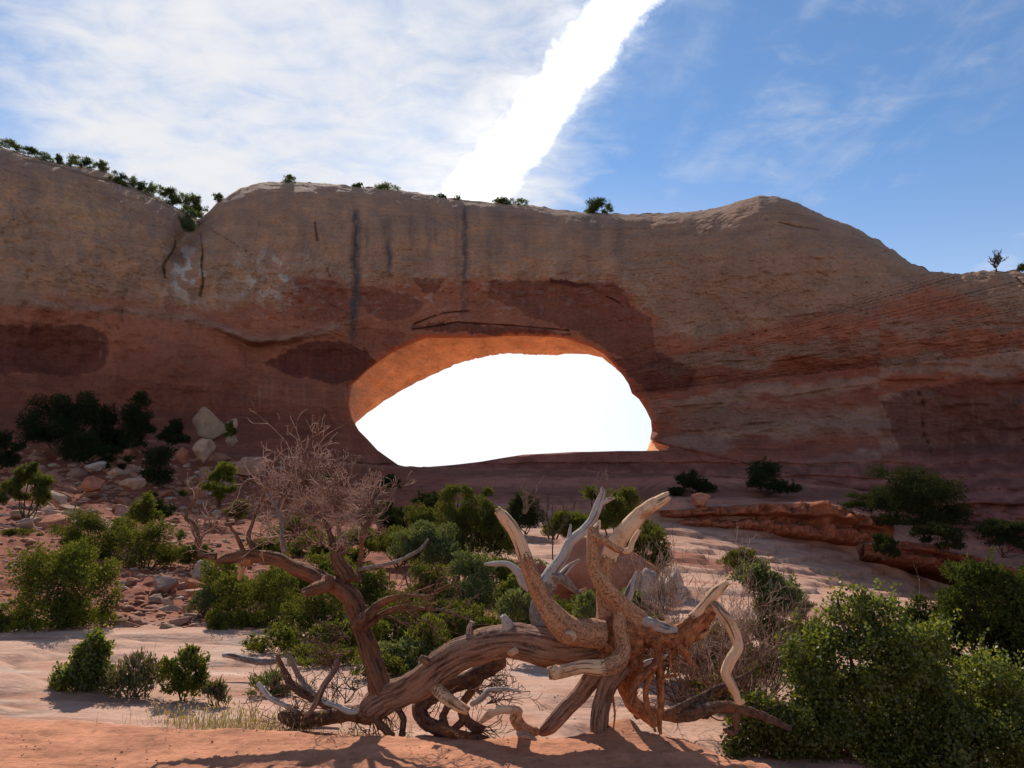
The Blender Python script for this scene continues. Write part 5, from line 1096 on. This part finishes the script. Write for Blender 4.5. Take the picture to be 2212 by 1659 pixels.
# --- shrubs along the skyline
for k, (x, y0, wd, yb, lab) in enumerate([(18,304,44,322,'shrub on the left dome skyline at the frame edge'), (62,318,40,334,'second shrub along the left dome skyline from the frame edge'), (100,334,34,346,'low flat shrub on the left dome, between the edge pair and the middle group'), (128,334,22,350,'small lone shrub on the left dome skyline, before the middle group'), (165,338,34,356,'first shrub of the middle group on the left dome skyline'), (194,340,30,360,'second shrub of the middle group on the left dome skyline'), (220,346,34,370,'last shrub of the middle group on the left dome skyline'),
      (260,372,36,398,'tallest shrub on the falling right side of the left dome'), (290,380,26,404,'round shrub next to the tallest one on the falling side of the left dome'), (312,392,20,410,'small shrub before the long row above the notch'), (336,394,40,424,'first shrub in the long row above the notch'), (368,406,40,440,'second shrub in the long row above the notch'), (398,416,40,452,'third shrub in the long row above the notch'), (424,424,36,462,'last shrub in the long row above the notch'),
      (412,450,46,500,'dark shrub wedged in the notch between the two domes'), (474,418,22,432,'pale shrub on the rising edge right of the notch'), (626,379,24,392,'single round shrub on the crest of the middle dome'), (770,395,22,403,'faint low shrub on the crest right of the middle dome'), (835,396,46,411,'ragged low shrub on the crest over the dark water streak'), (950,418,22,428,'tiny shrub on the crest left of the jet trail foot'), (988,423,14,430,'smallest tuft on the crest at the foot of the jet trail'),
      (1088,428,38,441,'spiky shrub on the crest right of the jet trail foot'), (1125,429,26,442,'small spiky companion right of the one by the jet trail foot'), (1278,430,58,462,'biggest dark shrub on the crest over the opening'), (1312,443,26,458,'small shrub touching the right side of the biggest crest shrub'), (2205,572,26,588,'dark shrub on the skyline at the right frame edge')]):
    T = float(np.interp(x, T_X, T_Y)); Yd = float(cliff_depth(np.array([float(x)]), np.array([max(T, yb - 4.0) + 2.0]))[0][0]) + (0.3 if yb < T + 12 else -.4)
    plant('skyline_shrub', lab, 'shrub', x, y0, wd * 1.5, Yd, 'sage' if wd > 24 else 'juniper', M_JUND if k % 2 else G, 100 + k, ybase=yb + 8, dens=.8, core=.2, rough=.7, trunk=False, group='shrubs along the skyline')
# bare tree on the right skyline
def bare_plant(name, label, cat, x, yb, Y, stems, seed, L, r, lvl, mat, spread=(20, 50), lift=.12, up=1.0, side=.5, kids=(3, 4), short=.66, crook=.2, rmin=.0015, group=None, zoff=0.0, trunk=None):
    rng = np.random.default_rng(seed); p = at(x, yb, Y); e = empty(name, p, label, cat, group); paths = []
    if trunk:
        V, F, g, b = tube(np.array([[0, 0, -.1], [.03, 0, trunk * .5], [0, 0, trunk]]), np.array([r * 1.6, r * 1.3, r * 1.1]), 8); mk('trunk', V, F, mat, e, True, {'grain': g, 'bare': b})
    for k in range(stems):
        a = rng.uniform(0, 6.28); grow(paths, np.array([rng.normal(0, r * 2), rng.normal(0, r * 2), trunk or 0]), np.array([math.cos(a) * side, math.sin(a) * side, up]), L * rng.uniform(.8, 1.2), r, lvl, rng, kids, spread, lift, crook, .55, short, 5)
    twigs_mesh('twig_crown', paths, mat, e, (0, 0, 0), rmin); return e
bare_plant('bare_tree', 'leafless round crowned tree on the skyline at far right', 'tree', 2152, 585, 60, 7, 201, .62, .04, 3, M_STEM, trunk=.25, rmin=.014, side=.8, kids=(3, 4))
# leafless shrubs
bare_plant('dead_shrub', 'large leafless twiggy shrub behind the right hand roots', 'shrub', 1545, 1500, 8.2, 19, 202, .62, .011, 4, M_TWIGG, side=.75, up=.75, lift=.08, kids=(2, 3), rmin=.0019, short=.68)
bare_plant('dead_shrub', 'leafless twiggy shrub between the hanging root and the big glossy bush', 'shrub', 1640, 1540, 7.9, 19, 203, .5, .010, 4, M_TWIGG, side=.7, up=.8, lift=.08, kids=(2, 3), rmin=.0018, short=.68)
bare_plant('dead_shrub', 'thin leafless shrub against the red outcrop, left of the bleached boulder', 'shrub', 1425, 1350, 10.5, 8, 204, .5, .009, 3, M_TWIGG, side=.6, up=.9, rmin=.0022)
bare_plant('dead_shrub', 'dark leafless stems rising behind the left upright root', 'shrub', 1195, 1165, 19, 5, 205, .62, .022, 2, M_STEM, side=.5, up=1.0, rmin=.005)
bare_plant('dead_shrub', 'reddish bare branches sticking up from the juniper behind the left upright root tip', 'shrub', 1130, 1110, 19.5, 4, 206, .5, .02, 2, M_TWIG, side=.6, up=1.0, rmin=.005)
bare_plant('dead_shrub', 'bare reddish branches above the juniper behind the silver branch', 'shrub', 1300, 1100, 19.8, 5, 207, .55, .018, 2, M_TWIG, side=.7, up=1.0, rmin=.004)
bare_plant('dead_shrub', 'small bare bush on the red bank left of the fallen tree crown', 'shrub', 430, 1175, 21, 5, 208, .6, .02, 2, M_TWIG, side=.7, up=.9, rmin=.004)
bare_plant('dead_shrub', 'dark bare thicket along the ground right of the roots', 'shrub', 1520, 1550, 7.5, 18, 209, .46, .012, 3, M_DARKW, side=1.0, up=.35, lift=.03, kids=(2, 4), rmin=.0018)
# long dark fallen branch lying right of the roots
o = limb('fallen_branch', None, zC, [(1180,1090,26,7.2),(1300,1060,34,7.15),(1450,1090,40,7.1),(1600,1080,42,7.05),(1760,1030,38,7.0),(1950,1040,36,6.95),(2100,1090,30,6.9),(2220,1140,26,6.85),(2330,1190,16,6.85)], M_DARKW, nseg=14, amp=.16, seed=70, end='round')
tag(o, 'long dark fallen branch lying behind the hanging right hand root', 'branch')
o = limb('fallen_branch', None, zC, [(1400,1080,26,7.0),(1600,980,24,7.1),(1760,900,22,7.2),(1900,840,18,7.3),(2050,760,12,7.4)], M_DARKW, nseg=12, amp=.16, seed=71, end='round')
tag(o, 'dark branch slanting up to the right from the long fallen branch', 'branch')
o = limb('fallen_branch', None, zC, [(1940,1040,28,6.95),(1925,1120,26,6.92),(1905,1210,22,6.9),(1830,1190,10,6.88)], M_DARKW, nseg=10, amp=.16, seed=72, end='round')
tag(o, 'short dark stub hanging down from the long fallen branch', 'branch')
o = limb('fallen_branch', None, zB, [(-200,640,14,9.6,.8),(-120,655,20,9.55,.8),(0,680,22,9.5,.4),(120,690,24,9.45),(215,680,16,9.4)], M_SILVER, nseg=10, seed=73, end='round')
tag(o, 'weathered branch lying flat on the slickrock left of the fallen tree', 'branch')
# dry grass
rg = np.random.default_rng(31); n = 1000
xs = np.concatenate([rg.normal(500, 70, n // 2), rg.uniform(395, 700, n // 3), rg.uniform(560, 900, n - n // 2 - n // 3)]); Ys = rg.uniform(6.75, 7.6, n); X = (xs - CX) / FPX * Ys * .99; z = ground_parts(X, Ys)[0]
P = np.stack([X, Ys, z], -1); A = unit(np.stack([rg.normal(0, .22, n), rg.normal(0, .22, n), np.ones(n)], -1)); S = unit(np.cross(A, rg.normal(size=(n, 3)))); L = rg.uniform(.06, .19, n)
V1, F1 = leaf_quads(P, A, S, L, .0045, .04)
hd = rg.random(n) < .28; Ph = P[hd] + A[hd] * L[hd][:, None] * .9; V2, F2 = leaf_quads(Ph, unit(A[hd] + rg.normal(size=(hd.sum(), 3)) * .15), S[hd], .042, .012); V3_, F3_ = leaf_quads(Ph, unit(A[hd] + rg.normal(size=(hd.sum(), 3)) * .1), np.cross(A[hd], S[hd]), .042, .012)
o = mk('dry_grass', np.concatenate([V1, V2, V3_]), [np.concatenate([F1, F2 + len(V1), F3_ + len(V1) + len(V2)])], M_GRASS, None, False, {'tint': np.concatenate([np.repeat(rg.random(n) * .55, 4), np.full(len(V2) + len(V3_), .95)])})
tag(o, kind='stuff'); o['label'] = 'dry grass with seed heads along the edge of the red dirt'
